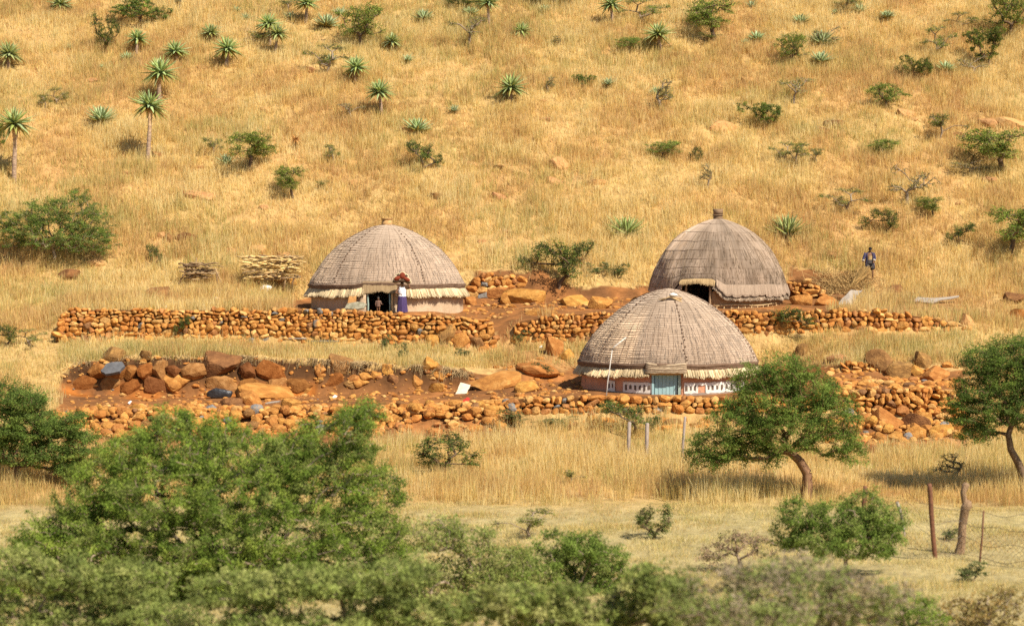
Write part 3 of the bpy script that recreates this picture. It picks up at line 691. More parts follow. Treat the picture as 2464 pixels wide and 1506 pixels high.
def hut(label, key, floor, z_side, z_apex, front, prof, M_th, tint, fr_len, fr_out, fr_cols, wall_mat, wall_r, doors, ring_n, mer_n, rope_r, roll, seed, group=None):
    h = HUTS[key]; r = np.random.default_rng(seed); R = h['R']
    cx = (h['px']-CX)/F*(h['d']*0.998+0.45)
    root = empty('thatched_hut', (cx, h['d'], floor), label, 'hut', group)
    ze, za = z_side-floor, z_apex-floor
    dphi, dw, dlift = doors['phi'], doors['half'], doors['lift']
    pt = np.array(prof, float)
    def lift(ph):
        a = np.abs((ph-dphi+pi) % (2*pi)-pi); q = np.clip((dw*2.2-a)/(dw*1.2), 0, 1); return dlift*q*q*(3-2*q)
    def edge(ph):
        return ze + 0.06*(noise(ph*3.0, 0*ph, seed)-0.5) + front*np.cos(ph)
    def surf(ph, t, off=0.0):
        ph = np.asarray(ph, float); t = np.asarray(t, float)
        hh = t; rr_ = np.interp(hh, pt[:, 0], pt[:, 1])*R
        z = za + (edge(ph)-za)*hh + lift(ph)*hh**5
        lump = (noise(ph*7, t*4, seed+3)-0.5)*0.10*np.clip(t*3, 0, 1) + (noise(ph*26, t*9, seed+5)-0.5)*0.045*np.clip(t*3, 0, 1)
        rr_ = np.maximum(rr_ + (lump + off), 0.0)
        return np.stack([rr_*np.sin(ph), -rr_*np.cos(ph), z + off*0.5], -1)
    NP, NT = 200, 48
    tt = np.linspace(0, 1, NT)**1.35
    ph = np.linspace(-pi, pi, NP+1); PH, TT = np.meshgrid(ph, tt, indexing='ij')
    V = surf(PH, TT).reshape(-1, 3)
    i, j = np.meshgrid(np.arange(NP), np.arange(NT-1), indexing='ij'); b0 = i*NT+j
    Q = np.stack([b0, b0+1, b0+NT+1, b0+NT], -1).reshape(-1, 4)
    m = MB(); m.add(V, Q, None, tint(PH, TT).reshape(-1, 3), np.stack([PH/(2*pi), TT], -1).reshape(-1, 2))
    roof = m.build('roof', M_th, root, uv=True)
    # loose straw lying on the roof
    n = 2200; p0 = r.uniform(-pi, pi, n); t0 = np.sqrt(r.uniform(0.02, 0.95, n)); ln = r.uniform(0.03, 0.09, n)
    a = surf(p0, t0, 0.012); b_ = surf(p0+r.normal(0, 0.008, n), np.minimum(t0+ln, 1), 0.016)
    V, Q = many_tubes(a, b_, np.full(n, 0.009), np.full(n, 0.006), 3)
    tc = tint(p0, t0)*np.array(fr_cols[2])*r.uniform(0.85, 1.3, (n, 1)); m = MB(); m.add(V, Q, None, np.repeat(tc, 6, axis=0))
    m.build('loose_straw', M_straw, root)
    # rope net
    m = MB()
    for k in range(ring_n):
        t = ((k+0.7)/(ring_n+0.2))**1.05
        if k % max(1, roll.get('skip', 1)): continue
        ph_ = np.linspace(-pi, pi, 180); tv = np.full(180, t) + (noise(ph_*5, ph_*0+k, seed+8)-0.5)*0.016
        strong = 0.45+0.75*np.clip(-np.sin(ph_+0.1)*1.9+0.1, 0, 1)+0.25*np.clip(np.sin(ph_-0.3)*2-1, 0, 1)
        m.tube(surf(ph_, np.minimum(tv, 0.99), 0.012), rope_r*strong*1.05, 4, cap=False)
    ropes = m.build('rope_net', M_rope, root)
    m = MB(); m2 = MB()
    for k in range(mer_n):
        p0 = -pi + (k+r.uniform(-0.25, 0.25))*2*pi/mer_n
        tv = np.linspace([0.03, 0.5, 0.25, 0.5][k % 4], 0.985, 26); pv = p0 + np.cumsum(r.normal(0, 0.006, 26))*0.6
        seam = roll.get('seam', 9) and k % roll.get('seam', 9) == 0
        dst = m2 if (roll.get('pale', 0) and k % roll['pale'] == 0) else m
        dst.tube(surf(pv, tv, 0.012), rope_r*((0.6+0.5*np.clip(-sin(p0+0.3)*2, 0, 1)) if not seam else 1.3), 4, cap=False)
        if seam:                                     # knots along a seam
            for q in np.arange(0.12, 0.97, 0.045):
                c = surf(np.array([p0+r.normal(0, 0.01)]), np.array([q]), 0.03)[0]; V3, T3 = ICO2; dst.add(V3*0.036+c, None, T3)
    if m.n: m.build('meridian_rope', M_rope, root)
    if m2.n: m2.build('pale_rope', M_ropepale, root)
    # rolled edge and fringe
    pe = np.linspace(-pi, pi, 160); ad = np.abs((pe-dphi+pi) % (2*pi)-pi)
    E = surf(pe, np.full(160, 1.0), -0.02)
    if roll['r']:
        m = MB()
        for q, (dr, dz) in enumerate([(0.02, 0.0), (0.0, -0.07), (-0.02, -0.14)]):
            P = E.copy(); s_ = 1+dr/R; P[:, :2] *= s_; P[:, 2] += dz + (noise(pe*9, pe*0+q, seed+20)-0.5)*0.04
            m.tube(P, roll['r']*(0.8+0.4*noise(pe*11, pe*0, seed+q)), 6, cap=False)
        m.build('rolled_edge', M_rope if key != 2 else M_capB, root)
    n = 9000; p0 = r.uniform(-pi, pi, n); ad = np.abs((p0-dphi+pi) % (2*pi)-pi); keep = ad > dw*1.15; p0 = p0[keep]; n = len(p0)
    lay = r.integers(0, 3, n); top = surf(p0, np.full(n, 1.0), -0.06); top[:, 2] += -0.06 - 0.03*lay
    clump = noise(p0*14, p0*0, seed+30); ln = fr_len*(0.85+0.2*clump)*r.uniform(0.86, 1.08, n)
    outw = np.stack([np.sin(p0), -np.cos(p0), 0*p0], -1)
    bot = top + outw*(fr_out*(ln/fr_len)*r.uniform(0.5, 1.1, n))[:, None] + np.stack([r.normal(0, 0.018, n), r.normal(0, 0.018, n), -ln], -1)
    V, Q = many_tubes(top, bot, r.uniform(0.016, 0.028, n), r.uniform(0.010, 0.018, n), 3)
    g = np.array(fr_cols[0])+(np.array(fr_cols[1])-np.array(fr_cols[0]))*r.random((n, 1))
    m = MB(); m.add(V, Q, None, np.repeat(g*(0.75+0.5*clump[:, None]), 6, axis=0)); m.build('eave_fringe', M_straw, root)
    # wall ring with the doorway left open
    m = MB(); th = 0.16; zt = ze+0.12
    pw = np.linspace(dphi+dw, dphi+2*pi-dw, 120); nb = 8; zs = np.linspace(-0.35, zt, nb)
    PW, ZW = np.meshgrid(pw, zs, indexing='ij'); rw = wall_r + 0.05*(noise(PW*6, ZW*3, seed+40)-0.5) + 0.10*np.clip(0.25-ZW, 0, 1)
    O = np.stack([rw*np.sin(PW), -rw*np.cos(PW), ZW], -1).reshape(-1, 3); I = np.stack([(rw-th)*np.sin(PW), -(rw-th)*np.cos(PW), ZW], -1).reshape(-1, 3)
    i, j = np.meshgrid(np.arange(119), np.arange(nb-1), indexing='ij'); b0 = i*nb+j
    Qo = np.stack([b0, b0+nb, b0+nb+1, b0+1], -1).reshape(-1, 4); nO = 120*nb
    Qe = [(j, j+1, nO+j+1, nO+j) for j in range(nb-1)] + [(119*nb+j, nO+119*nb+j, nO+119*nb+j+1, 119*nb+j+1) for j in range(nb-1)]
    m.add(np.vstack([O, I]), np.vstack([Qo, Qo[:, ::-1]+nO, np.array(Qe)])); m.build('wall', wall_mat, root)
    m = MB(); aa = np.arange(40)*2*pi/40; m.add(np.vstack([np.stack([(wall_r-0.05)*np.cos(aa), (wall_r-0.05)*np.sin(aa), 0*aa+0.02], -1), [[0, 0, 0.03]]]), None, [(k, (k+1) % 40, 40) for k in range(40)])
    m.build('mud_floor', M_inner, root)
    root['_'] = 0; del root['_']
    def wp(phi, z, off=0.0):                         # a point on the wall's outer face
        return np.array([(wall_r+off)*sin(phi), -(wall_r+off)*cos(phi), z])
    return root, surf, wp, (cx, h['d'], floor), edge

def cyl(m, c, r0, r1, h, n=20, C=(1, 1, 1)):
    m.tube(np.array([[c[0], c[1], c[2]], [c[0], c[1], c[2]+h*0.5], [c[0], c[1], c[2]+h]]), np.array([r0, (r0+r1)/2, r1]), n, C)

def tintA(PH, TT):
    b = np.stack([1.0+0*PH, 1.0+0*PH, 1.0+0*PH], -1)
    v = (0.92+0.22*noise(PH*3.5, TT*3, 7))*(0.80+0.24*np.clip(TT*1.3, 0, 1))*(0.94+0.12*noise(PH*14, TT*1.5, 12))
    fresh = np.clip(-np.sin(PH+0.5)*3-0.6, 0, 1)*np.clip(TT*2.2-0.4, 0, 1)     # thatch tinted paler on the hut's lower left side
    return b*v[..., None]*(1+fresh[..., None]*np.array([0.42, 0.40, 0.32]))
def tintC(PH, TT):
    b = np.ones(PH.shape+(3,)); v = (0.92+0.2*noise(PH*3.5, TT*3, 9))*(0.82+0.22*np.clip(TT*1.3, 0, 1))*(0.94+0.12*noise(PH*14, TT*1.5, 14))
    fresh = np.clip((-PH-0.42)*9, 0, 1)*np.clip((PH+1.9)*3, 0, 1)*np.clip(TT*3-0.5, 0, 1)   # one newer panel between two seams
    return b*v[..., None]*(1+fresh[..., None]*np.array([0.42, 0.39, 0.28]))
def tintB(PH, TT):
    b = np.ones(PH.shape+(3,)); v = (0.74+0.40*noise(PH*5, TT*6, 3))*(0.90+0.2*noise(PH*22, TT*2.5, 16))
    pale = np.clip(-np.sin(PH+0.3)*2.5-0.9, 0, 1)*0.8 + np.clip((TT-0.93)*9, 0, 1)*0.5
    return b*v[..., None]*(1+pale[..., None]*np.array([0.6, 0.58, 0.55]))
P1 = [(0,0),(.02,.10),(.05,.20),(.14,.36),(.25,.51),(.39,.66),(.55,.775),(.7,.865),(.85,.94),(.95,.985),(1,1)]
P2 = [(0,0),(.02,.12),(.06,.24),(.12,.38),(.2,.52),(.31,.65),(.43,.76),(.57,.85),(.71,.92),(.85,.97),(1,1)]
P3 = [(0,0),(.02,.11),(.06,.21),(.116,.32),(.2,.44),(.32,.575),(.52,.75),(.65,.84),(.77,.91),(.9,.97),(1,1)]
pale1, pale2 = (0.62, 0.48, 0.28), (0.82, 0.68, 0.45)

# hut with the woman
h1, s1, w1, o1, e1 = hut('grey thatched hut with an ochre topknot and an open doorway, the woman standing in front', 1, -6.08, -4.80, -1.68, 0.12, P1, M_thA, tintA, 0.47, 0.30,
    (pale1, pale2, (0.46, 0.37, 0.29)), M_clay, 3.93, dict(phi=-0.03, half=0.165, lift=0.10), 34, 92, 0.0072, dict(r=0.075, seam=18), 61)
zc = -1.68+6.08
m = MB(); cyl(m, (0, 0, zc-0.16), 0.30, 0.25, 0.36); cyl(m, (0, 0, zc+0.20), 0.25, 0.33, 0.10); m.build('topknot', M_cap, h1)
def doorway(root, wp, phi, half, ztop, posts, lintel, inner=True):
    for sgn, (mt, wd, dep) in zip((-1, 1), posts):
        m = MB(); p = wp(phi+sgn*(half-0.012), 0, 0.03)
        n_ = 7; zz = np.linspace(-0.3, ztop, n_)
        m.tube(np.stack([p[0]+0.012*np.sin(zz*7+sgn), np.full(n_, p[1]), zz], -1), wd, 6); m.build('door_post', mt, root)
doorway(h1, w1, -0.03, 0.165, 1.16, ((M_teal, 0.05, 0), (M_palewood, 0.06, 0)), None)
m = MB(); p = w1(-0.03+0.15, 0, 0.1); m.tube([[p[0]-0.10, p[1], -0.2], [p[0]-0.11, p[1], 1.02]], 0.035, 6); m.build('door_post', M_teal, h1)
def door_fringe(root, surf, wp, phi, half, z, ln, cols, seed, name='door_thatch'):
    r = np.random.default_rng(seed); n = 700; p = r.uniform(phi-half*1.3, phi+half*1.3, n)
    top = surf(p, np.full(n, 0.97), 0.03); bot = top.copy(); o = np.stack([np.sin(p), -np.cos(p), 0*p], -1)
    bot = bot + o*0.10; bot[:, 2] = z + r.normal(0, 0.03, n) + 0.05*np.cos((p-phi)/half*3)
    V, Q = many_tubes(top, bot, np.full(n, 0.022), np.full(n, 0.014), 3)
    g = np.array(cols[0])+(np.array(cols[1])-np.array(cols[0]))*r.random((n, 1)); m = MB(); m.add(V, Q, None, np.repeat(g, 6, axis=0)); return m.build(name, M_straw, root)
door_fringe(h1, s1, w1, -0.03, 0.165, 1.08, 0.3, ((0.36, 0.25, 0.14), (0.56, 0.42, 0.25)), 4)
m = MB(); p = w1(-0.03-0.26, 0, 0.06)                                   # plastered block beside the doorway
aa = np.linspace(-0.33, -0.20, 7)
prof_z = [0.55, 0.78, 0.98, 1.06, 1.10, 1.12, 1.10]
for k in range(6):
    a, b_ = w1(aa[k], 0, 0.14), w1(aa[k+1], 0, 0.14); c, e = w1(aa[k], 0, -0.02), w1(aa[k+1], 0, -0.02)
    za_, zb_ = prof_z[k], prof_z[k+1]
    V = [(*a[:2], -0.3), (*b_[:2], -0.3), (*b_[:2], zb_), (*a[:2], za_), (*c[:2], za_), (*e[:2], zb_)]
    m.add(V, [(0, 1, 2, 3), (3, 2, 5, 4)])
m.build('plastered_buttress', M_clay, h1)

# dark brown hut at the back
h2, s2, w2, o2, e2 = hut('dark brown round thatched hut at the back with brown topknot and dark arched doorway', 2, -6.10, -5.22, -1.40, 0.10, P2, M_thB, tintB, 0.30, 0.10,
    ((0.36, 0.27, 0.19), (0.62, 0.50, 0.37), (0.34, 0.25, 0.17)), M_mud, 3.42, dict(phi=-0.40, half=0.20, lift=0.62), 8, 30, 0.0065, dict(r=0.0, seam=0, pale=1), 67)
zc = -1.40+6.10
m = MB(); cyl(m, (0, 0, zc-0.2), 0.26, 0.24, 0.38, 14); cyl(m, (0, 0, zc+0.18), 0.25, 0.27, 0.30, 14); m.tube([[0.27*cos(a), 0.27*sin(a), zc+0.16] for a in np.linspace(0, 2*pi, 24)], 0.03, 5, cap=False); m.build('topknot', M_capB, h2)
doorway(h2, w2, -0.40, 0.20, 1.35, ((M_wood, 0.06, 0), (M_wood, 0.065, 0)), None)
door_fringe(h2, s2, w2, -0.40, 0.20, 1.40, 0.3, ((0.44, 0.30, 0.15), (0.66, 0.50, 0.28)), 8)
r = np.random.default_rng(3)
m = MB(); pp = np.linspace(-0.14, 0.95, 24); m.tube(np.stack([w2(p, 0.30+0.03*sin(p*9), 0.07) for p in pp]), 0.028, 5); m.build('wall_rail', M_palewood, h2)
m = MB(); pp = np.linspace(-0.17, 0.10, 8); m.tube(np.stack([w2(p, 1.0+0.02*sin(p*19), 0.05) for p in pp]), 0.03, 5); m.build('wall_rail', M_wood, h2)
m = MB()
for p in np.linspace(-0.12, 0.95, 11):
    m = MB(); m.tube([w2(p, -0.05, 0.03), w2(p+0.01, 0.22+0.1*r.random(), 0.05)], 0.025, 5); m.build('wall_peg', M_palewood, h2)
m = MB(); r = np.random.default_rng(9)                               # long ragged skirt of the eave, in overlapping locks
n = 3600; p0 = r.uniform(-0.12, 1.75, n); lock = np.floor((p0+0.3)*7.5); top = s2(p0, np.full(n, 0.90), 0.02)
bot = s2(p0, np.full(n, 1.0), 0.09); drop = 0.12+0.20*hash2(lock, lock*0, 4)-0.25*((p0+0.3)*7.5 % 1-0.5)**2
bot[:, 2] -= drop*r.uniform(0.6, 1.1, n)
V, Q = many_tubes(top, bot, np.full(n, 0.022), np.full(n, 0.012), 3); g = np.array([0.36, 0.27, 0.20])+np.array([0.32, 0.26, 0.20])*r.random((n, 1))
m.add(V, Q, None, np.repeat(g, 6, axis=0)); m.build('eave_skirt', M_straw, h2)

# painted hut in front
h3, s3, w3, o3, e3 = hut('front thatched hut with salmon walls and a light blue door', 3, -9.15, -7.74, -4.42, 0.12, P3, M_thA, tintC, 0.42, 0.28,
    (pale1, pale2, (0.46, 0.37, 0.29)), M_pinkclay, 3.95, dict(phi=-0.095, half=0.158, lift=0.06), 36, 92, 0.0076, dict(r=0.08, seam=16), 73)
dp, dh = -0.095, 0.158
m = MB()                                                             # plank door
a, b_ = w3(dp-dh+0.03, 0, -0.07), w3(dp+dh-0.03, 0, -0.07); nb = 6
for k in range(nb):
    p, q = a+(b_-a)*(k/nb), a+(b_-a)*((k+0.95)/nb); y = (p[1]+q[1])/2
    m.box((p[0], y-0.02, -0.2), (q[0], y+0.03, 1.10))
m.build('plank_door', M_blue, h3, smooth=False)
for sg, mt in ((-1, M_blue), (1, M_teal)):
    m = MB(); p = w3(dp+sg*(dh-0.012), 0, 0.03); m.box((p[0]-0.055, p[1]-0.05, -0.2), (p[0]+0.055, p[1]+0.08, 1.12)); m.build('door_post', mt, h3, smooth=False)
m = MB(); p = w3(dp, 0, 0.02); m.box((p[0]-0.72, p[1]-0.06, 1.12), (p[0]+0.72, p[1]+0.1, 1.20)); m.build('lintel', M_palewood, h3, smooth=False)
m = MB(); r = np.random.default_rng(14)                               # bundles of thatch tied over the door
for k in range(6):
    pv = np.linspace(dp-dh*1.35, dp+dh*1.35, 14); z_ = 1.25+0.075*k
    P = np.stack([w3(q, z_-0.10*sin((q-dp+dh*1.35)/(2.7*dh)*pi)*(k > 2)*0.8+r.normal(0, .008), 0.30-0.02*k) for q in pv]); m.tube(P, 0.055, 6)
m.build('door_bundle', M_ropepale, h3)
m = MB()
for k in range(5):
    pv = np.linspace(dp-dh*1.35, dp+dh*1.35, 14); z_ = 1.29+0.075*k
    P = np.stack([w3(q, z_-0.10*sin((q-dp+dh*1.35)/(2.7*dh)*pi)*(k > 1)*0.8, 0.335-0.02*k) for q in pv]); m.tube(P, 0.02, 4)
m.build('door_rope', M_rope, h3)
def phi_of(px, wp, o, z):                                            # wall angle that the photograph shows at column px
    pv = np.linspace(-1.5, 1.5, 1201); P = np.stack([wp(q, z, 0.0) for q in pv]) + np.array(o)
    x, _ = proj(P[:, 0], P[:, 1], P[:, 2]); return float(np.interp(px, x, pv))
def patch(m, wp, p0, p1, z0, z1, off, mi, nseg=None, wob=0.012, seed=0):
    n_ = nseg or max(2, int(abs(p1-p0)/0.03)+1); pv = np.linspace(p0, p1, n_+1); r = np.random.default_rng(seed)
    V = [wp(q, z0+r.normal(0, wob), off) for q in pv] + [wp(q, z1+r.normal(0, wob), off) for q in pv]
    V += [wp(q, z0, -0.06) for q in pv] + [wp(q, z1, -0.06) for q in pv]; k = n_+1
    Q = [(i, i+1, k+i+1, k+i) for i in range(n_)] + [(k+i, k+i+1, 3*k+i+1, 3*k+i) for i in range(n_)] + [(i+1, i, 2*k+i, 2*k+i+1) for i in range(n_)]
    m.add(V, Q, mi=mi)
m = MB(); zb0, zb1 = 0.30, 0.76
g3 = lambda px: phi_of(px, w3, o3, 0.5)
for k, (pa, pb) in enumerate([(1462,1481), (1500,1571), (1646,1679), (1697,1790)]):
    patch(m, w3, g3(pa), g3(pb), zb0, zb1, 0.042, 0, seed=k)
patch(m, w3, g3(1679), g3(1697), 0.65, zb1, 0.042, 0, seed=9)
for k, (pa, pb) in enumerate([(1466,1469),(1474,1477), (1505,1510),(1515,1521),(1527,1532),(1538,1543),(1549,1554),(1559,1565), (1648,1654),(1660,1664),(1669,1674), (1702,1706),(1711,1716),(1722,1727),(1733,1738),(1744,1749),(1756,1761),(1768,1773)]):
    patch(m, w3, g3(pa), g3(pb), 0.42+0.03*(k % 2), 0.635, 0.055, 1, 2, 0.02, seed=k+20)
patch(m, w3, g3(1646), g3(1790), 0.02, 0.31, 0.036, 2, seed=50); patch(m, w3, g3(1470), g3(1568), 0.02, 0.31, 0.036, 2, seed=51)
m.build('painted_band', [M_white, M_darkpaint, mat('grey wall base', [(0.24, 0.19, 0.16), (0.34, 0.27, 0.22)], scale=4)], h3, smooth=False)
# ---------------------------------------------------------------- aloes
M_aloe = leaf_mat('aloe leaf', trans=0.12, rand=0.12, spec=0.06)
M_dry = leaf_mat('dry aloe leaf', trans=0.15, rand=0.12)
M_trunk = mat('aloe trunk scales', [(0.26, 0.19, 0.15), (0.48, 0.37, 0.26), (0.74, 0.60, 0.40)], scale=5, rough=0.95, stretch=(1, 1, 7), bump=0.8, attr=True)
def aloe_leaf(m, az, el, L, wd, r, col, droop=0.0, base_r=0.08, curl=0.25, z0=0.0):
    ns = 6; t = np.linspace(0, 1, ns); e = el + (curl*(t**1.5) if droop == 0 else -droop*t)
    st = L/(ns-1); rad = base_r + np.concatenate([[0], np.cumsum(np.cos(e[:-1])*st)]); z = z0 + np.concatenate([[0], np.cumsum(np.sin(e[:-1])*st)])
    wv = wd*np.array([0.85, 1.0, 0.9, 0.68, 0.38, 0.03]); d = np.array([cos(az), sin(az), 0]); s = np.array([-sin(az), cos(az), 0])
    C = d[None]*rad[:, None] + np.array([0, 0, 1])[None]*z[:, None]
    nrm = -np.sin(e)[:, None]*d[None] + np.cos(e)[:, None]*np.array([[0, 0, 1]])
    V = np.concatenate([C + s*wv[:, None]*0.5 + nrm*wv[:, None]*0.18, C - nrm*wv[:, None]*0.16, C - s*wv[:, None]*0.5 + nrm*wv[:, None]*0.18, C + nrm*wv[:, None]*0.02])
    Q = []
    for i in range(ns-1):
        for a, b in ((0, 1), (1, 2), (2, 3), (3, 0)): Q.append((a*ns+i, a*ns+i+1, b*ns+i+1, b*ns+i))
    g = (0.85+0.3*t)[:, None]*np.asarray(col)[None]
    m.add(V, Q, None, np.tile(g, (4, 1)))
def rosette(seed, n=58, lo=-0.35, hi=1.35, blue=0.5, wd=0.185, lenj=0.12):
    r = np.random.default_rng(seed); m = MB(); ga = 2.39996
    cy = np.array([0.35, 0.41, 0.105]); cb = np.array([0.43, 0.53, 0.29])
    for k in range(n):
        f = k/(n-1); el = hi + (lo-hi)*f**0.75 + r.normal(0, 0.07)
        L = (0.62+0.42*min(1, f*1.7))*(1+r.normal(0, lenj)); c = cy+(cb-cy)*np.clip(blue+r.normal(0, 0.2), 0, 1)
        if f > 0.86: c = np.array([0.30, 0.27, 0.07])
        aloe_leaf(m, k*ga+r.normal(0, 0.1), el, L, wd*(0.8+0.3*f), r, c*r.uniform(0.8, 1.2), 0 if el > 0 else 0.35, 0.07, 0.20, -0.04-0.20*f)
    return m.mesh('rosette')
def skirt(seed, n=34, up=False):
    r = np.random.default_rng(seed); m = MB()
    for k in range(n):
        c = np.array([0.52, 0.30, 0.10]) + (np.array([0.42, 0.34, 0.09])-np.array([0.52, 0.30, 0.10]))*r.random()
        aloe_leaf(m, k*2.4+r.normal(0, .2), r.uniform(-0.9, -0.3), r.uniform(0.45, 0.75), 0.10, r, c*r.uniform(0.6, 1.2), r.uniform(0.3, 0.9), 0.06, 0, -0.22-0.12*r.random())
    return m.mesh('dead_leaves')
def aloe_trunk(seed):
    r = np.random.default_rng(seed); m = MB(); n = 34; z = np.linspace(-0.06, 1.0, n)
    R = 0.085 - 0.02*z + 0.03*(z > 0.72) + 0.014*(np.arange(n) % 2) + r.normal(0, 0.004, n); P = np.stack([0.05*np.sin(z*3+seed)-0.05*sin(3+seed), 0.03*np.cos(z*4)-0.03*cos(4), z], -1)
    V, Q, T = tube(P, R, 9); tz = np.repeat(z, 9); tz = np.concatenate([tz, [0, 1]])
    C = np.array([0.75, 0.68, 0.68])+np.clip((tz[:, None]-0.45)*2.5, 0, 1)*np.array([[0.55, 0.42, 0.14]])
    m.add(V, Q, T, C); return m.mesh('trunk')
ROS = {'t': [rosette(201+i, 66, -0.55, 1.38, 0.28) for i in range(4)], 'u': [rosette(221+i, 54, 0.05, 1.4, 0.75, 0.20) for i in range(3)], 'y': [rosette(231+i, 66, 0.0, 1.45, 0.22, 0.17) for i in range(2)], 's': [rosette(241+i, 30, 0.1, 1.4, 1.0, 0.17) for i in range(2)]}
SK = [skirt(251+i) for i in range(3)]; TR = [aloe_trunk(261+i) for i in range(3)]
for l in ROS.values():
    for me in l: me.materials.append(M_aloe)
for me in SK: me.materials.append(M_dry)
for me in TR: me.materials.append(M_trunk)
DEADR = MB(); r = np.random.default_rng(8)
for k in range(34): aloe_leaf(DEADR, k*2.4, 0.9-1.7*k/33, 0.7+0.3*r.random(), 0.12, r, np.array([0.62, 0.30, 0.11])*r.uniform(0.7, 1.2), 0.5*(k > 10), 0.06, 0.1, -0.1)
DEADR = DEADR.mesh('dry_rosette'); DEADR.materials.append(M_dry)
# (rosette centre x, y, rosette width, y of the foot, kind, label)
ALOES = [
 (30,125,60,166,'t','aloe with a short pale trunk at the left edge, upper of the two there'),
 (42,292,77,432,'t','tallest thin-trunked aloe at the left edge of the slope'),
 (337,90,48,130,'t','aloe on a thin pale trunk above the pair of overlapping tall aloes'),
 (428,120,54,152,'t','aloe right behind the upper of the two overlapping tall aloes'),
 (390,170,72,246,'t','upper of the two overlapping tall aloes, leafy below with a thick pale trunk'),
 (365,250,72,386,'t','lower of the two overlapping tall aloes, on a long grey trunk'),
 (249,266,64,302,'u','trunkless aloe with a skirt of dry leaves left of the two tall overlapping aloes'),
 (513,77,46,99,'t','small short-stemmed aloe left of the bushy blue-green one near the top'),
 (552,114,60,158,'t','bushy blue-green aloe on a short pale trunk, left of the close pair'),
 (651,54,52,108,'t','rear aloe of the close pair near the top'),
 (672,78,50,128,'t','front aloe of the close pair near the top'),
 (742,4,50,56,'t','aloe with a pale trunk cut by the top edge left of the round acacia'),
 (703,33,36,48,'s','small trunkless bluish aloe under the aloe cut by the top edge'),
 (790,42,56,68,'u','broad trunkless bluish aloe left of the round acacia'),
 (822,23,42,40,'s','pale bluish aloe just behind the broad trunkless one by the round acacia'),
 (858,158,56,195,'t','aloe on a short stem below the round acacia'),
 (915,216,58,280,'t','aloe on a slender trunk on the slope above the hut with the woman'),
 (946,97,42,124,'t','aloe right of the round acacia with a small bush at its foot'),
 (984,136,31,155,'s','small aloe beside a pink stone right of the short-stemmed one'),
 (1022,30,46,49,'u','trunkless aloe alone near the top, between the round acacia and a thin tree'),
 (1228,206,66,246,'t','spiky lone aloe in the middle of the slope with a dark shadow'),
 (1255,72,44,94,'t','short-stemmed aloe near the top, straight above the spiky lone one'),
 (1175,4,46,68,'t','aloe with a tall trunk cut by the top edge beside a dark shrub'),
 (1132,22,38,42,'u','aloe under the dark shrub at the top edge'),
 (1468,8,52,60,'t','aloe with a thick trunk cut by the top edge left of the feathery shrub'),
 (1580,80,60,124,'t','aloe with drooping leaves on a pale stem below the feathery top shrub'),
 (1006,293,60,318,'u','bluish trunkless aloe clump in the middle of the slope'),
 (1094,257,30,273,'s','small pale bluish aloe right of the bluish trunkless clump'),
 (1463,192,34,213,'s','small pale aloe beside the small dark round shrub'),
 (1505,535,80,562,'y','bright green aloe rosette in tall grass up between the two back huts'),
 (1893,533,88,562,'y','large bright aloe with dry lower leaves right of the dark brown hut'),
 (1817,82,40,102,'u','small aloe right of the wide acacia near the top'),
 (1920,40,42,60,'u','pale aloe above the pair of stacked aloes on the right'),
 (1972,84,60,112,'u','upper aloe of the stacked pair beside a green acacia'),
 (1970,131,48,163,'u','lower aloe of the stacked pair beside a green acacia'),
 (2127,30,36,52,'u','upright pale aloe near the top right'),
 (2062,15,38,30,'s','bluish aloe under the sparse top shrub on the right'),
 (2269,155,44,178,'u','bluish aloe right of the dark round bush on the right'),
 (547,378,46,400,'s','pale bluish rosette at the foot of the flat acacia on the left slope'),
 (155,8,54,27,'t','aloe with an orange stem at the top edge on the left'),
 (313,132,35,150,'u','small aloe below the thin-trunked one, left of the overlapping tall aloes'),
 (178,110,22,120,'s','tiny pale aloe right of the upper left-edge aloe'),
 (252,158,20,168,'s','tiny aloe in grass beneath the small dark shrub on the left'),
 (595,38,26,49,'s','small pale aloe seedling, right one of two near the top'),
 (576,19,24,30,'s','small pale aloe seedling, left one of two near the top'),
 (461,60,20,70,'s','tiny aloe seedling left of the small short-stemmed aloe'),
 (1577,215,36,230,'s','pale aloe half hidden inside a grey-green shrub'),
 (1312,17,30,29,'s','faint small aloe at the top between two trunked aloes'),
 (800,135,32,157,'s','blue-green aloe inside the sparse shrub below the broad trunkless one'),
 (1803,6,32,18,'s','aloe cut by the top edge right of the wide acacia'),
 (625,312,16,324,'s','tiny pale aloe above the flat acacia on the left slope'),
 (1790,98,22,108,'s','tiny grey aloe left of the small aloe by the wide acacia'),
 (2003,25,18,36,'s','tiny pale aloe left of the bluish one under the sparse top shrub'),
]
ra = np.random.default_rng(91)
def place_aloe(x, y, wv, yf, kind, label, i):
    gx_, gd_, gz_ = gp(x, yf); s = sc_at(gd_); R = wv*0.66/s; th = max((yf-y)/s - (0.02*R if kind == 't' else 0.45*R), 0.02)
    root = empty('aloe', (gx_, gd_, gz_), label, 'aloe', 'aloes on the hillside', ra.uniform(0, 6.28))
    if kind == 't' and th > 0.25:
        t = link('trunk', TR[i % 3], None, root); t.scale = (R*1.25, R*1.25, th)
    o = link('rosette', ROS[kind][i % len(ROS[kind])], None, root); o.location.z = th+0.08*R; o.scale = (R, R, R); o.rotation_euler = (ra.normal(0, .08), ra.normal(0, .08), 0)
    if kind == 't' or wv > 60 and kind in 'uy':
        k = link('dead_leaves', SK[i % 3], None, root); k.location.z = th+0.02*R; k.scale = (R*0.62,)*3 if kind == 't' else (R, R, R*0.55)
for i, a in enumerate(ALOES): place_aloe(*a, i)
x, d, z = gp(715, 362); s = sc_at(d)
root = empty('aloe', (x, d, z), 'dead rust-brown aloe with drooping dry leaves on the left slope', 'aloe', 'aloes on the hillside')
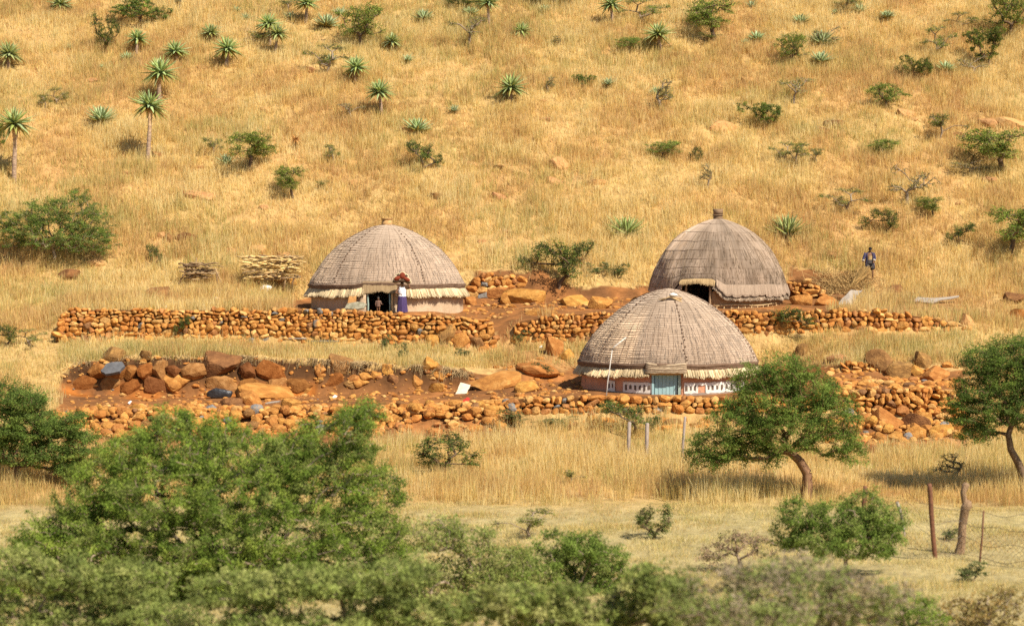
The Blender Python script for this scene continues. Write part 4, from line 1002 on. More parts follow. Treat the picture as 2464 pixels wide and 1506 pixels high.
t = link('trunk', TR[0], None, root); t.scale = (0.42, 0.42, 26/s); o = link('dry_rosette', DEADR, None, root); o.location.z = 28/s; o.scale = (21/s,)*3

# ---------------------------------------------------------------- trees and shrubs
M_bark = mat('dark bark', [(0.10, 0.065, 0.042), (0.20, 0.135, 0.085)], scale=6, rough=0.95, stretch=(1, 1, 0.3))
M_barkpale = mat('grey twig bark', [(0.22, 0.165, 0.115), (0.34, 0.265, 0.19)], scale=6, rough=0.95)
M_barkred = mat('red brown thorn bark', [(0.16, 0.085, 0.05), (0.28, 0.16, 0.09)], scale=6, rough=0.95)
M_leaf = leaf_mat('thorn tree leaf', trans=0.35)
M_leafhill = leaf_mat('hill shrub leaf', (1.0, 0.94, 0.95), trans=0.38, rand=0.16)
def grow(targets, trunk, rng, r_tip=0.012, r_max=0.2, power=2.3, wig=0.10, up_pen=0.5):
    nodes = [np.array(p, float) for p in trunk]; par = [-1]+list(range(len(trunk)-1))
    pl = [0.0]
    for k in range(1, len(trunk)): pl.append(pl[-1]+np.linalg.norm(nodes[k]-nodes[k-1])*0.3)
    top = nodes[-1]; T = np.asarray(targets, float)
    order = np.argsort(np.linalg.norm(T-top, axis=1) + rng.normal(0, 0.12, len(T)))
    cap = 2*len(T)+len(trunk)+5; A = np.zeros((cap, 3)); PL = np.zeros(cap); n = len(nodes); A[:n] = nodes; PL[:n] = pl; par = par+[0]*(cap-n)
    start = max(1, n-2); tip_dir = np.zeros((len(T), 3))
    for oi in order:
        t = T[oi]; dv = t-A[start:n]; dist = np.linalg.norm(dv, axis=1)
        c = dist + up_pen*np.maximum(0, A[start:n, 2]-t[2]) + 0.22*PL[start:n]
        j = int(np.argmin(c))+start; q = A[j]; L = np.linalg.norm(t-q)
        mid = q+(t-q)*0.5 + rng.normal(0, wig, 3)*L + np.array([0, 0, 0.06*L])
        A[n] = mid; par[n] = j; PL[n] = PL[j]+L/2; A[n+1] = t; par[n+1] = n; PL[n+1] = PL[j]+L; n += 2
        tip_dir[oi] = (t-mid)/(np.linalg.norm(t-mid)+1e-6)
    acc = np.zeros(n); ch = np.zeros(n, int)
    for k in range(1, n): ch[par[k]] += 1
    for k in range(n-1, 0, -1):
        if ch[k] == 0: acc[k] = r_tip**power
        acc[par[k]] += acc[k]
    R = np.minimum(acc**(1/power), r_max)
    return A[:n], np.array(par[:n]), R, tip_dir
def wood_mesh(A, par, R, sides=5, trunk_n=0, trunk_R=None):
    k = np.arange(1, len(A)); R = R.copy()
    if trunk_R is not None: R[:trunk_n] = np.maximum(trunk_R, 0)
    r0 = np.minimum(R[par[k]], R[k]*1.6); r0[:max(trunk_n-1, 0)] = R[par[k]][:max(trunk_n-1, 0)]
    m = MB(); V, Q = many_tubes(A[par[k]], A[k] + (A[k]-A[par[k]])*0.04, r0, R[k], sides); m.add(V, Q); return m.mesh('trunk')
def leaves(tips, dirs, per, spray, flat, size, cols, rng, aspect=0.42, upb=0.5, jit=0.35):
    n = len(tips)*per; T = np.repeat(tips, per, 0); D = np.repeat(dirs, per, 0)
    along = rng.uniform(-0.55, 0.75, n)[:, None]*spray; rad = rng.normal(0, 1, (n, 3))*np.array([1, 1, flat])*spray*jit
    C = T + D*along + rad
    nr = rng.normal(0, 1, (n, 3)) + np.array([0.15, -0.3, upb+0.2]); nr /= np.linalg.norm(nr, axis=1)[:, None]
    u = np.cross(nr, rng.normal(0, 1, (n, 3))); u /= np.linalg.norm(u, axis=1)[:, None]+1e-9; v = np.cross(nr, u)
    L = size*rng.uniform(0.6, 1.35, n)[:, None]; W = L*aspect
    V = np.stack([C-u*L*0.5, C+v*W*0.5, C+u*L*0.5, C-v*W*0.5], 1).reshape(-1, 3)
    Q = (np.arange(n)*4)[:, None]+np.array([[0, 1, 2, 3]])
    base = np.array(cols); cl = rng.random(len(tips)); k = (cl*len(base)).astype(int)
    cc = np.repeat(base[k]*rng.uniform(0.70, 1.22, (len(tips), 1)), per, 0)*rng.uniform(0.75, 1.25, (n, 1))
    return V, Q, np.repeat(cc, 4, 0)
def crown_points(lobes, n, rng, shell=0.55):
    """points in a union of ellipsoids (cx,cy,cz,rx,ry,rz), pushed towards their skins"""
    L = np.array(lobes, float); vol = (L[:, 3]*L[:, 4]*L[:, 5])**0.75; k = rng.choice(len(L), n, p=vol/vol.sum())
    v = rng.normal(0, 1, (n, 3)); v /= np.linalg.norm(v, axis=1)[:, None]; r_ = rng.random(n)**(1/3.0); r_ = r_*(1-shell)+shell*(0.72+0.28*rng.random(n))
    P = L[k, :3]+v*r_[:, None]*L[k, 3:]
    return P
GREENS = [(0.20, 0.29, 0.050), (0.145, 0.215, 0.04), (0.28, 0.36, 0.075), (0.18, 0.245, 0.055)]
OLIVES = [(0.29, 0.31, 0.09), (0.36, 0.36, 0.13), (0.23, 0.26, 0.08)]
DARKS = [(0.13, 0.185, 0.05), (0.18, 0.24, 0.06), (0.10, 0.15, 0.045)]
def plant_meshes(seed, lobes, n, per, spray, flat, size, cols, trunk, r_tip=0.012, r_max=0.15, upb=0.5, jit=0.35, shell=0.5, trunk_R=None, sides=4, wig=0.10, extra_bare=0):
    rng = np.random.default_rng(seed)
    T = crown_points(lobes, n, rng, shell); T[:, 2] = np.maximum(T[:, 2], 0.05)
    A, par, R, D = grow(T, trunk, rng, r_tip, r_max, wig=wig)
    wm = wood_mesh(A, par, R, sides, len(trunk), trunk_R)
    keep = slice(extra_bare, None)
    if per: V, Q, C = leaves(T[keep], D[keep], per, spray, flat, size, cols, rng, upb=upb, jit=jit); lm = np_mesh('crown', V, Q, None, C, smooth=False)
    else: lm = None
    return wm, lm
def simple_trunk(h, lean=0.0, n=3): return [(lean*k/(n-1), 0, -0.1+(h+0.1)*k/(n-1)) for k in range(n)]
# prototypes for the hillside, each about one metre wide and one metre high
PROTO = {}
def proto(kind, i, *a, bark=None, **k):
    wm, lm = plant_meshes(*a, **k); wm.materials.append(bark or M_bark); 
    if lm: lm.materials.append(M_leafhill)
    PROTO.setdefault(kind, []).append((wm, lm))
for i in range(3):
    rg = np.random.default_rng(400+i)
    # round bush
    lob = [(rg.normal(0, .12), rg.normal(0, .12), 0.5, .40, .40, .42)]+[(rg.normal(0, .28), rg.normal(0, .28), rg.uniform(.3, .8), .2, .2, .2) for _ in range(5)]
    proto('round', i, 410+i, lob, 140, 34, .08, .8, .048, DARKS+GREENS[1:2]+[GREENS[0]], simple_trunk(.2), r_tip=.004, r_max=.03)
    # flat-topped acacia on a stem
    lob = [(rg.normal(0, .24), rg.normal(0, .22), rg.uniform(.36, .86), rg.uniform(.16, .28), rg.uniform(.18, .28), .15) for _ in range(11)]
    proto('acacia', i, 420+i, lob, 190, 26, .085, .8, .040, GREENS+OLIVES[:1], simple_trunk(.26, rg.normal(0, .08)), r_tip=.0045, r_max=.05, shell=.2)
    # sparse thorn shrub, twigs showing
    lob = [(rg.normal(0, .26), rg.normal(0, .26), rg.uniform(.35, .9), rg.uniform(.1, .22), rg.uniform(.1, .22), .08) for _ in range(9)]
    proto('sparse', i, 430+i, lob, 120, 20, .09, .5, .038, OLIVES+GREENS[:2], simple_trunk(.22, rg.normal(0, .08)), bark=M_barkpale, r_tip=.005, r_max=.045, shell=.2)
    # prickly upright sprays
    lob = [(rg.normal(0, .22), rg.normal(0, .22), rg.uniform(.3, .85), .14, .14, .2) for _ in range(8)]
    proto('spiky', i, 440+i, lob, 110, 32, .15, .9, .040, DARKS+GREENS[1:2]+[(0.09, 0.115, 0.04)], simple_trunk(.08), r_tip=.005, r_max=.03, jit=.18, upb=.2)
    # nearly bare thorn
    lob = [(rg.normal(0, .25), rg.normal(0, .2), rg.uniform(.4, .92), .2, .2, .1) for _ in range(7)]
    proto('bare', i, 450+i, lob, 130, 8, .07, .5, .040, OLIVES, simple_trunk(.3, rg.normal(0, .06)), bark=M_barkpale, r_tip=.006, r_max=.045, shell=.2)
    # fresh leafy weed
    lob = [(rg.normal(0, .22), rg.normal(0, .22), rg.uniform(.25, .8), .18, .18, .18) for _ in range(7)]
    proto('weed', i, 460+i, lob, 70, 22, .09, .8, .06, [(0.15, 0.20, 0.06), (0.12, 0.17, 0.06), (0.20, 0.23, 0.10)], simple_trunk(.06), r_tip=.004, r_max=.02)
# (x of the middle, y of the foot, width, height, kind, name, label)
SHRUBS = [
 (345,57,108,62,'round','leafy_tree','bright green leafy tree cut by the top edge on the left'),
 (262,124,74,88,'spiky','thorn_shrub','loose dark olive shrub below the leafy tree at the top left'),
 (873,114,110,100,'acacia','acacia_tree','round-crowned acacia with a visible forked stem near the top'),
 (785,176,84,68,'sparse','thorn_shrub','sparse olive shrub with a bluish aloe inside, below the broad trunkless aloe'),
 (1718,98,136,100,'acacia','acacia_tree','wide layered acacia near the top, right of the middle'),
 (1700,102,80,26,'sparse','thorn_shrub','low grey shrub spread under the wide layered acacia'),
 (1552,54,92,56,'sparse','thorn_shrub','feathery shrub at the top right of the trunked aloe cut by the edge'),
 (1128,116,72,76,'bare','thorn_tree','thin twiggy little tree near the top, below the dark top-edge shrub'),
 (1902,158,78,76,'acacia','acacia_tree','green acacia touching the stacked pair of aloes'),
 (2195,190,72,54,'round','bush','dark round bush on the upper right slope'),
 (2372,158,84,92,'round','bush','tall dark leaning bush below the top right acacia'),
 (2420,88,116,98,'acacia','acacia_tree','large acacia in the top right corner'),
 (2255,138,62,74,'sparse','thorn_shrub','slim olive shrub above the bluish aloe on the right'),
 (1400,212,44,32,'round','bush','small dark round shrub beside the small pale aloe'),
 (1838,306,82,60,'round','bush','dense dark round bush in the middle of the right slope'),
 (2127,262,88,62,'acacia','thorn_shrub','medium green thorn bush right of the dense dark one'),
 (2412,412,170,100,'acacia','acacia_tree','umbrella acacia with dark shade at the right edge of the slope'),
 (2330,418,90,34,'bare','thorn_shrub','dry twigs in the shade left of the umbrella acacia stems'),
 (1590,268,88,74,'bare','thorn_tree','sparse grey-green thorn tree with a pale aloe inside'),
 (600,404,122,84,'acacia','acacia_tree','flat acacia on the left slope with a pale bluish rosette at its foot'),
 (515,378,44,58,'sparse','thorn_shrub','small thin shrub left of the flat acacia on the left slope'),
 (1020,410,84,68,'spiky','thorn_shrub','prickly olive shrub above the hut with the woman'),
 (708,478,84,78,'acacia','thorn_shrub','green thorn bush above and left of the hut with the woman'),
 (775,455,40,26,'sparse','thorn_shrub','low tuft of thorn right of the green bush above the hut with the woman'),
 (148,252,44,40,'sparse','thorn_shrub','small thorn shrub on the far left slope, right one of two'),
 (115,262,40,36,'sparse','thorn_shrub','small thorn shrub on the far left slope, left one of two'),
 (1597,380,84,40,'acacia','thorn_shrub','low flat thorn bush in the middle of the right slope'),
 (1880,392,54,50,'sparse','thorn_shrub','left one of three small thorn trees standing together'),
 (1915,396,64,56,'sparse','thorn_shrub','middle and widest of three small thorn trees standing together'),
 (1962,390,44,42,'sparse','thorn_shrub','right one of three small thorn trees standing together'),
 (2118,370,62,36,'acacia','thorn_tree','small flat-topped thorn tree leaning right'),
 (1905,250,74,64,'bare','thorn_tree','bare grey thorn tree above the dense dark bush'),
 (2180,495,94,98,'bare','thorn_tree','grey thorn tree with a tall stem on the right slope'),
 (2025,512,88,58,'sparse','thorn_shrub','loose thorn shrub right of the large bright aloe'),
 (2245,522,72,48,'acacia','thorn_shrub','flat little thorn bush right of the grey thorn tree'),
 (2130,562,82,62,'spiky','thorn_shrub','low green prickly shrub above the man'),
 (2305,588,66,50,'spiky','thorn_shrub','small dark prickly shrub near the right edge'),
 (2425,612,150,112,'acacia','acacia_tree','spreading acacia at the right edge above the round brown boulder'),
 (2255,334,82,72,'sparse','thorn_shrub','sparse shrub left of the two squared boulders'),
 (1700,452,52,56,'bare','thorn_shrub','thin dry shrub above the dark brown hut'),
 (1675,388,38,34,'spiky','thorn_shrub','tiny prickly shrub right of the low flat thorn bush'),
 (1345,694,150,112,'spiky','thorn_bush','dark green prickly bush on the bank between the upper huts'),
 (1400,640,70,60,'spiky','thorn_shrub','thin upright sprays right of the dark green prickly bush'),
 (1488,672,62,40,'weed','shrub','fresh green leafy shrub left of the dark brown hut'),
 (1440,660,60,30,'weed','shrub','grey-green low plants between the prickly bush and the fresh leafy shrub'),
 (370,638,40,48,'spiky','thorn_shrub','small prickly shrub left of the smaller firewood heap'),
 (2032,28,86,44,'sparse','thorn_shrub','sparse shrub at the top edge on the right'),
 (2335,180,66,48,'bare','thorn_tree','small thorn tree between the bluish aloe and the right edge'),
 (2310,70,60,40,'sparse','thorn_shrub','grey-green shrub left of the large corner acacia'),
 (802,398,44,54,'sparse','thorn_shrub','small thin shrub in the grass left of the bluish aloe clump'),
 (1512,124,66,34,'acacia','thorn_tree','little flat thorn tree left of the drooping aloe'),
 (1340,112,44,24,'bare','thorn_shrub','dry little thorn above the middle of the slope'),
 (848,290,52,42,'bare','thorn_shrub','leafless grey shrub left of the bluish aloe clump'),
 (625,110,52,42,'sparse','thorn_shrub','small olive shrub between the bushy aloe and the close pair'),
 (1125,20,96,34,'round','bush','dark shrub cut by the top edge above an aloe'),
 (1300,4,120,18,'round','bush','dark low bushes along the top edge near the middle'),
 (695,28,56,44,'sparse','thorn_shrub','dull shrub at the top edge behind the aloe with the pale trunk'),
 (438,20,34,34,'bare','thorn_shrub','dim shrub at the top edge right of the leafy tree'),
 (4,362,50,66,'round','bush','dark bush cut by the left edge behind the tallest aloe'),
 (1985,118,56,56,'bare','thorn_shrub','dry shrub right of the stacked pair of aloes'),
 (1320,222,50,36,'bare','thorn_shrub','dry twiggy shrub right of the spiky lone aloe'),
 (1246,830,56,38,'weed','shrub','blue-green bush in the gap between the upper walls'),
 (1890,806,100,64,'spiky','thorn_bush','dark spiky bush against the upper right wall'),
 (1525,1046,140,74,'spiky','thorn_bush','dark olive bush at the foot of the lower wall behind two grey posts'),
 (1238,1024,86,44,'weed','shrub','low bush with yellow flowers at the foot of the lower wall'),
 (1340,1030,110,30,'weed','shrub','low green weeds along the foot of the lower wall'),
 (440,812,40,48,'spiky','thorn_shrub','small thin shrub growing against the upper left wall'),
 (925,846,34,44,'weed','shrub','left one of two blue-green weeds below the upper left wall'),
 (966,862,34,40,'weed','shrub','right one of two blue-green weeds below the upper left wall'),
 (1110,858,50,22,'weed','shrub','low blue-green plants at the right foot of the upper left wall'),
 (1312,902,62,32,'weed','shrub','low green plant left of the front hut'),
 (15,835,70,56,'spiky','thorn_bush','dark prickly bush at the left edge beside the upper wall'),
 (75,830,60,40,'sparse','thorn_shrub','thin shrub between the left edge and the end of the upper wall'),
 (1068,1136,176,92,'spiky','thorn_bush','spreading prickly bush in the tall grass right of the big tree'),
 (1372,1162,44,40,'sparse','thorn_shrub','tiny shrub in the middle of the tall grass'),
 (2292,1160,118,70,'bare','thorn_bush','dry dark thorn bush in front of the right tree'),
 (1575,1296,110,80,'spiky','dry_plant','dull upright plant on the cropped grass in the middle'),
 (1280,1296,120,84,'sparse','thorn_shrub','half dead wispy shrub with a dark branch on the cropped grass'),
 (2345,1400,110,56,'weed','shrub','low grey-green plant at the foot of the thin stake by the fence'),
 (2285,1300,70,34,'weed','shrub','low dark plant between the two large fence posts'),
]
def put_plant(root_loc, wm, lm, scale, rotz, name, label, cat, group=None):
    root = empty(name, root_loc, label, cat, group, rotz)
    t = link('trunk', wm, None, root); t.scale = scale
    if lm: c = link('crown', lm, None, root); c.scale = scale
    return root
CATS = {'leafy_tree': 'tree', 'acacia_tree': 'tree', 'thorn_tree': 'tree', 'thorn_shrub': 'shrub', 'thorn_bush': 'bush', 'bush': 'bush', 'shrub': 'shrub', 'dry_plant': 'plant'}
rs = np.random.default_rng(17)
for i, (px, py, wv, hv, kind, name, label) in enumerate(SHRUBS):
    x, d, z = gp(px, py); s = sc_at(d); wm, lm = PROTO[kind][i % 3]
    put_plant((x, d, z-0.02), wm, lm, (wv/s*1.10, wv/s*1.0, hv/s*1.06), rs.uniform(-0.6, 0.6) + pi*(i % 2), name, label, CATS[name], None)
# ---------------------------------------------------------------- the large trees and bushes near the camera
def big_tree(name, label, cat, px, d, lobes, n, per, spray, flat, size, cols, trunk, seed, trunk_R, bark=M_bark, ground=None, lmat=None, **k):
    """lobes and trunk are given in reference points relative to the foot: (dx, depth in metres, up, rx, ry in metres, rz)"""
    x, dd, z = at(px, d); s = sc_at(dd)
    if ground is not None: z = ground
    L = [(a/s, b, c/s, e/s, f, g/s) for a, b, c, e, f, g in lobes]; T = [(a/s, b, c/s) for a, b, c in trunk]
    wm, lm = plant_meshes(seed, L, n, per, spray, flat, size, cols, T, trunk_R=np.array(trunk_R), **k)
    wm.materials.append(bark); 
    if lm: lm.materials.append(lmat or M_leaf)
    root = empty(name, (x, dd, z), label, cat)
    link('trunk', wm, None, root)
    if lm: link('crown', lm, None, root)
    return root
FEATHER = [(0.175, 0.25, 0.05), (0.135, 0.205, 0.043), (0.215, 0.285, 0.062), (0.11, 0.165, 0.038)]
# the acacia in front of the painted hut: foot at (1940, 1200)
x, d, z = gp(1940, 1200); D1 = d
big_tree('acacia_tree', 'large green acacia with a crooked trunk in front of the painted hut', 'tree', 1940, D1,
  [(-120,0.2,285,62,1.0,45), (-95,0,230,105,1.5,60), (-60,0,310,75,1.1,42), (10,0.2,265,70,1.2,50), (70,0,205,72,1.2,48), (-170,-0.2,190,70,1.2,50), (-215,0,130,62,1.1,42), (-240,0,100,50,0.9,30), (-60,-0.3,170,95,1.4,50), (60,0.1,140,78,1.2,38), (110,0,110,45,0.9,26), (-130,0.3,120,60,1.0,36), (-90,0,105,40,0.8,24)],
  1000, 92, 0.42, 0.45, 0.070, FEATHER, [(0,0,-6),(5,0,30),(4,0,62),(-14,0,92),(-36,0.1,112),(-55,0.2,140)], 501, [0.21,0.19,0.17,0.16,0.14,0.11], bark=M_barkred, r_tip=0.010, r_max=0.13, shell=0.35, jit=0.22)
# the tree at the right edge: foot at (2462, 1195)
x, d, z = gp(2458, 1190)
big_tree('acacia_tree', 'dark acacia with a sinuous trunk cut by the right edge of the view', 'tree', 2462, d,
  [(-95,0,325,60,1.0,42), (-40,0,345,60,1.0,40), (30,0,345,80,1.2,45), (-110,0,260,60,1.0,42), (-40,0,280,80,1.2,50), (40,0,280,90,1.3,50), (-125,0.1,195,58,1.0,40), (-60,0,210,70,1.2,42), (30,0,200,90,1.3,46), (-110,0,150,48,0.9,24), (100,0,240,70,1.1,50), (-150,0,230,36,0.8,22)],
  900, 92, 0.42, 0.45, 0.070, [FEATHER[0]]+FEATHER[3:]+DARKS[:1], [(0,0,-6),(4,0,40),(-8,0,75),(-28,0,110),(-34,0,145),(-26,0,175)], 502, [0.17,0.15,0.14,0.12,0.11,0.09], r_tip=0.010, r_max=0.12, shell=0.35, jit=0.22)
# the dark tree on the left: foot about (50, 1170)
x, d, z = gp(55, 1172)
big_tree('thorn_tree', 'dark thorn tree at the left edge between the rubble and the big front tree', 'tree', 50, d,
  [(-40,0,220,60,1.0,40), (10,0,205,60,1.0,36), (-55,0,150,75,1.2,44), (25,0,150,75,1.2,40), (70,0,140,40,0.9,26), (-20,0,90,80,1.2,40), (60,0,80,60,1.0,36), (130,0,150,36,0.7,40), (150,-0.2,100,46,0.8,44), (110,0,50,40,0.8,30)],
  700, 100, 0.34, 0.42, 0.075, FEATHER[1:]+DARKS[:1], [(0,0,-6),(-8,0,20),(-16,0,48)], 503, [0.14,0.12,0.10], r_tip=0.009, r_max=0.10, shell=0.45, jit=0.3)
x, d, z = gp(120, 632)
big_tree('thorn_bush', 'large spreading thorn bush on the left above the dry stone wall', 'bush', 130, d,
  [(-70,0,85,62,1.4,40), (-20,-0.3,120,62,1.4,36), (50,0,125,70,1.5,40), (100,0,95,52,1.2,42), (0,-0.4,70,90,1.6,40), (70,-0.4,60,70,1.4,36), (-95,0,60,40,1.0,30), (120,0,50,40,1.0,30), (-105,0,105,30,0.8,20), (60,0.2,160,30,0.8,16)],
  900, 60, 0.30, 0.5, 0.075, FEATHER+OLIVES[2:3], [(0,0,-6),(4,0,14),(0,0,30)], 505, [0.12,0.10,0.08], bark=M_barkpale, r_tip=0.008, r_max=0.08, shell=0.4, jit=0.26)
# the big front tree: crown from (60, 985) to (1000, 1430)
x, d, z = at(520, 51.0); s = sc_at(51.0); _, y0 = proj(x, d, z); y0 = float(y0)
LB = []
for (ax, ay, rx, rz, dy) in [(420,1070,130,60,0), (330,1075,70,45,-.6), (560,1100,140,60,.3), (690,1110,100,60,.3), (270,1140,90,60,-.4), (420,1160,150,70,-1.2), (590,1180,150,70,-1), (760,1140,90,70,.2), (860,1120,70,60,.2), (840,1040,60,62,.4), (880,1000,40,30,.4), (900,1180,80,60,-.2), (200,1210,70,50,-.3), (310,1250,130,70,-1.5), (520,1270,140,70,-1.8), (720,1250,140,70,-1.5), (880,1260,110,60,-1), (150,1270,90,50,-.3), (230,1330,120,60,-1), (420,1350,130,60,-1.6), (640,1340,140,60,-1.8), (840,1330,120,60,-1.2), (950,1330,60,50,-.6), (90,1320,80,50,-.2), (60,1400,90,40,-.4), (250,1410,120,44,-1), (480,1420,120,44,-1.4), (700,1410,120,44,-1.4), (900,1400,100,44,-.8), (410,1015,50,30,.2), (520,1035,50,30,.2), (740,1045,40,34,.4)]:
    LB.append((ax-520, dy, y0-ay, rx, 0.9+rx/90.0, rz))
big_tree('acacia_tree', 'broad bright green thorn tree filling the lower left of the view', 'tree', 520, 51.0, LB, 3100, 112, 0.38, 0.85, 0.066,
  [(0.21, 0.295, 0.048), (0.16, 0.235, 0.040), (0.27, 0.34, 0.064), (0.115, 0.17, 0.034), (0.235, 0.28, 0.074)], [(0,0,-8),(-10,0,40),(-25,0,100),(-30,0.1,150)], 504, [0.30,0.26,0.20,0.16], bark=M_barkpale, r_tip=0.010, r_max=0.16, shell=0.4, jit=0.17)
PALEG = [(0.30, 0.35, 0.10), (0.24, 0.295, 0.078), (0.36, 0.385, 0.13), (0.18, 0.22, 0.066)]
def front_bush(name, label, cat, pts, dd, n, per, cols, seed, bark=M_barkpale, spray=0.3, size=0.075, **k):
    """pts: (px, py, rx, rz) of the crown's lobes as they stand in the photograph, at distance dd"""
    px = float(np.mean([p[0] for p in pts])); x, d, z = at(px, dd); s = sc_at(dd); _, yb = proj(x, d, z); yb = float(yb)
    rg = np.random.default_rng(seed)
    lob = [(p[0]-px, rg.normal(0, 0.4), yb-p[1], p[2], max(0.5, p[2]/s*0.9), p[3]) for p in pts]
    low = min(l[2] for l in lob); tr = [(0,0,-8),(4,0,low*0.3),(0,0,low*0.6)]
    return big_tree(name, label, cat, px, dd, lob, n, per, spray, 0.6, size, cols, tr, seed, [0.07,0.06,0.05], bark=bark, r_tip=0.008, r_max=0.06, shell=0.3, jit=0.25, **k)
front_bush('thorn_bush', 'green thorn bush standing in front of the two fence posts', 'bush',
  [(1930,1230,60,40), (2010,1240,70,40), (2085,1205,45,36), (2130,1250,55,40), (1960,1290,80,40), (2060,1300,90,44), (2150,1310,50,34), (1900,1280,40,40), (2100,1270,60,36)], 52, 460, 84, FEATHER[:3]+PALEG[1:2], 511, spray=0.28, size=0.065)
front_bush('thorn_bush', 'green thorn bush at the bottom middle, right of the big front tree', 'bush',
  [(1340,1310,60,34), (1400,1310,60,34), (1450,1340,60,36), (1390,1370,80,40), (1300,1370,60,40), (1480,1390,50,36), (1400,1420,90,36), (1250,1340,40,34)], 50, 420, 84, FEATHER[:3]+PALEG[1:2], 512, spray=0.28, size=0.065)
front_bush('thorn_shrub', 'thin twiggy shrub between the big front tree and the bottom middle bush', 'shrub',
  [(1050,1280,80,44), (1130,1300,70,40), (1210,1350,70,44), (1240,1390,70,40), (1180,1380,80,44), (1080,1390,70,44), (1000,1400,60,44), (1230,1420,60,40)], 48, 620, 34, OLIVES+PALEG[:2]+FEATHER[:1], 513, spray=0.3, size=0.07)
front_bush('thorn_bush', 'blurred pale green bush along the bottom left corner', 'bush',
  [(40,1350,90,44), (160,1375,100,44), (320,1390,100,40), (40,1470,110,50), (300,1430,110,40), (420,1470,120,44), (180,1500,140,44), (330,1500,120,40)], 40, 460, 80, PALEG, 514, spray=0.30, size=0.08)
front_bush('thorn_bush', 'blurred pale green bush along the bottom edge under the big front tree', 'bush',
  [(560,1410,110,40), (680,1390,110,40), (800,1385,110,40), (900,1370,90,40), (980,1390,80,40), (620,1490,120,44), (780,1490,140,44), (940,1470,120,44), (1050,1480,90,40)], 38, 480, 80, PALEG, 515, spray=0.30, size=0.08)
front_bush('thorn_bush', 'blurred olive bush at the bottom edge in the middle', 'bush',
  [(1180,1460,90,36), (1290,1480,90,40), (1400,1490,100,40), (1520,1470,90,50), (1600,1420,70,50), (1560,1390,60,40), (1640,1490,90,40), (1240,1430,80,40), (1340,1440,80,36)], 36, 380, 66, PALEG+OLIVES, 516, spray=0.28, size=0.095)
front_bush('thorn_bush', 'blurred grey-brown twiggy bush in the foreground at the bottom right', 'bush',
  [(1720,1395,110,46), (1850,1390,110,46), (1960,1390,110,46), (2060,1410,90,46), (1680,1450,110,50), (1820,1450,140,50), (1960,1460,130,50), (2080,1470,90,46), (1760,1500,140,40), (1920,1500,140,40), (2150,1420,60,30)], 33, 520, 34, [(0.34, 0.28, 0.17), (0.28, 0.33, 0.10), (0.24, 0.29, 0.085), (0.38, 0.31, 0.22), (0.26, 0.30, 0.10)], 517, spray=0.3, size=0.075, bark=M_barkpale)
front_bush('shrub', 'low green plants at the bottom edge right of the twiggy foreground bush', 'shrub',
  [(2180,1440,60,30), (2130,1480,80,34), (2220,1490,70,30)], 42, 120, 30, GREENS[:2]+PALEG[1:2], 518, spray=0.22, size=0.07)
front_bush('shrub', 'dry grassy shrub in the bottom right corner', 'shrub',
  [(2330,1470,80,30), (2420,1450,70,34), (2390,1495,80,30)], 44, 140, 22, [(0.36, 0.25, 0.09), (0.24, 0.20, 0.07)], 519, spray=0.24, size=0.08)
front_bush('shrub', 'pinkish dry shrub behind the twiggy foreground bush', 'shrub',
  [(1780,1305,60,28), (1720,1325,50,24), (1840,1320,50,24)], 54, 110, 24, [(0.42, 0.29, 0.20), (0.34, 0.26, 0.15), (0.26, 0.25, 0.10)], 520, spray=0.24, size=0.07)

# ---------------------------------------------------------------- fence and posts
M_rust = mat('rusty iron', [(0.11, 0.05, 0.03), (0.22, 0.10, 0.055)], scale=9, rough=0.8)
M_postgrey = mat('weathered grey post', [(0.24, 0.19, 0.16), (0.42, 0.35, 0.30)], scale=6, rough=0.9, stretch=(3, 3, 0.6))
M_postbrown = mat('gnarled brown post', [(0.20, 0.12, 0.07), (0.40, 0.27, 0.16)], scale=6, rough=0.9, stretch=(3, 3, 0.6), bump=0.8)
M_wire = mat('dull wire', [(0.12, 0.09, 0.07), (0.20, 0.16, 0.13)], scale=8, rough=0.6)
def post_pts(px0, py0, d, pts):
    """pts in reference points relative to the foot (dx, up)"""
    x, dd, z = at(px0, d); s = sc_at(dd); return (x, dd, z), [(a/s, 0.02*sin(i*2.1), b/s) for i, (a, b) in enumerate(pts)]
fx, fd, fz = gp(2252, 1345)
froot = empty('wire_fence', (fx, fd, fz), 'old wire mesh fence with a rusty post and a gnarled wooden post at the right', 'fence')
def fpost(name, px, py, pts, R, mt, sides=7):
    x, d, z = gp(px, py); s = sc_at(d); P = [(x-fx+a/s, d-fd+0.02*sin(i*2.1), z-fz+b/s) for i, (a, b) in enumerate(pts)]
    m = MB(); m.tube(P, np.array(R)/s, sides); m.build(name, mt, froot); return x, d, z
p1 = fpost('iron_post', 2254, 1345, [(2,-10),(0,0),(-6,50),(-11,110),(-15,170),(-17,184)], [6,6,6,6,6,5.5], M_rust)
p2 = fpost('wooden_post', 2313, 1332, [(-3,-8),(0,0),(4,30),(6,70),(12,110),(16,118),(17,124),(10,130),(6,150),(12,166),(16,172)], [13,12,10,10,11,13,11,7.5,7,9,7], M_postbrown, 9)
p3 = fpost('stake', 2362, 1352, [(-2,-8),(0,0),(4,60),(7,126)], [2.6,2.6,2.4,2.2], M_rust, 5)
p4 = fpost('stake', 2180, 1290, [(0,-6),(0,0),(-4,30),(-12,62),(-14,70),(-20,84)], [2.5,3,3.4,4,5,4], M_postgrey, 6)
p5 = fpost('stake', 2078, 1252, [(0,-6),(0,0),(4,50),(6,84)], [6,6,6,5.5], M_rust, 6)
sF = sc_at(fd)
xs = np.array([2078, 2180, 2254, 2320, 2362, 2470, 2560]); dz_ = np.array([p5[1], p4[1], p1[1], p2[1], p3[1], p3[1]-1.2, p3[1]-2.0])
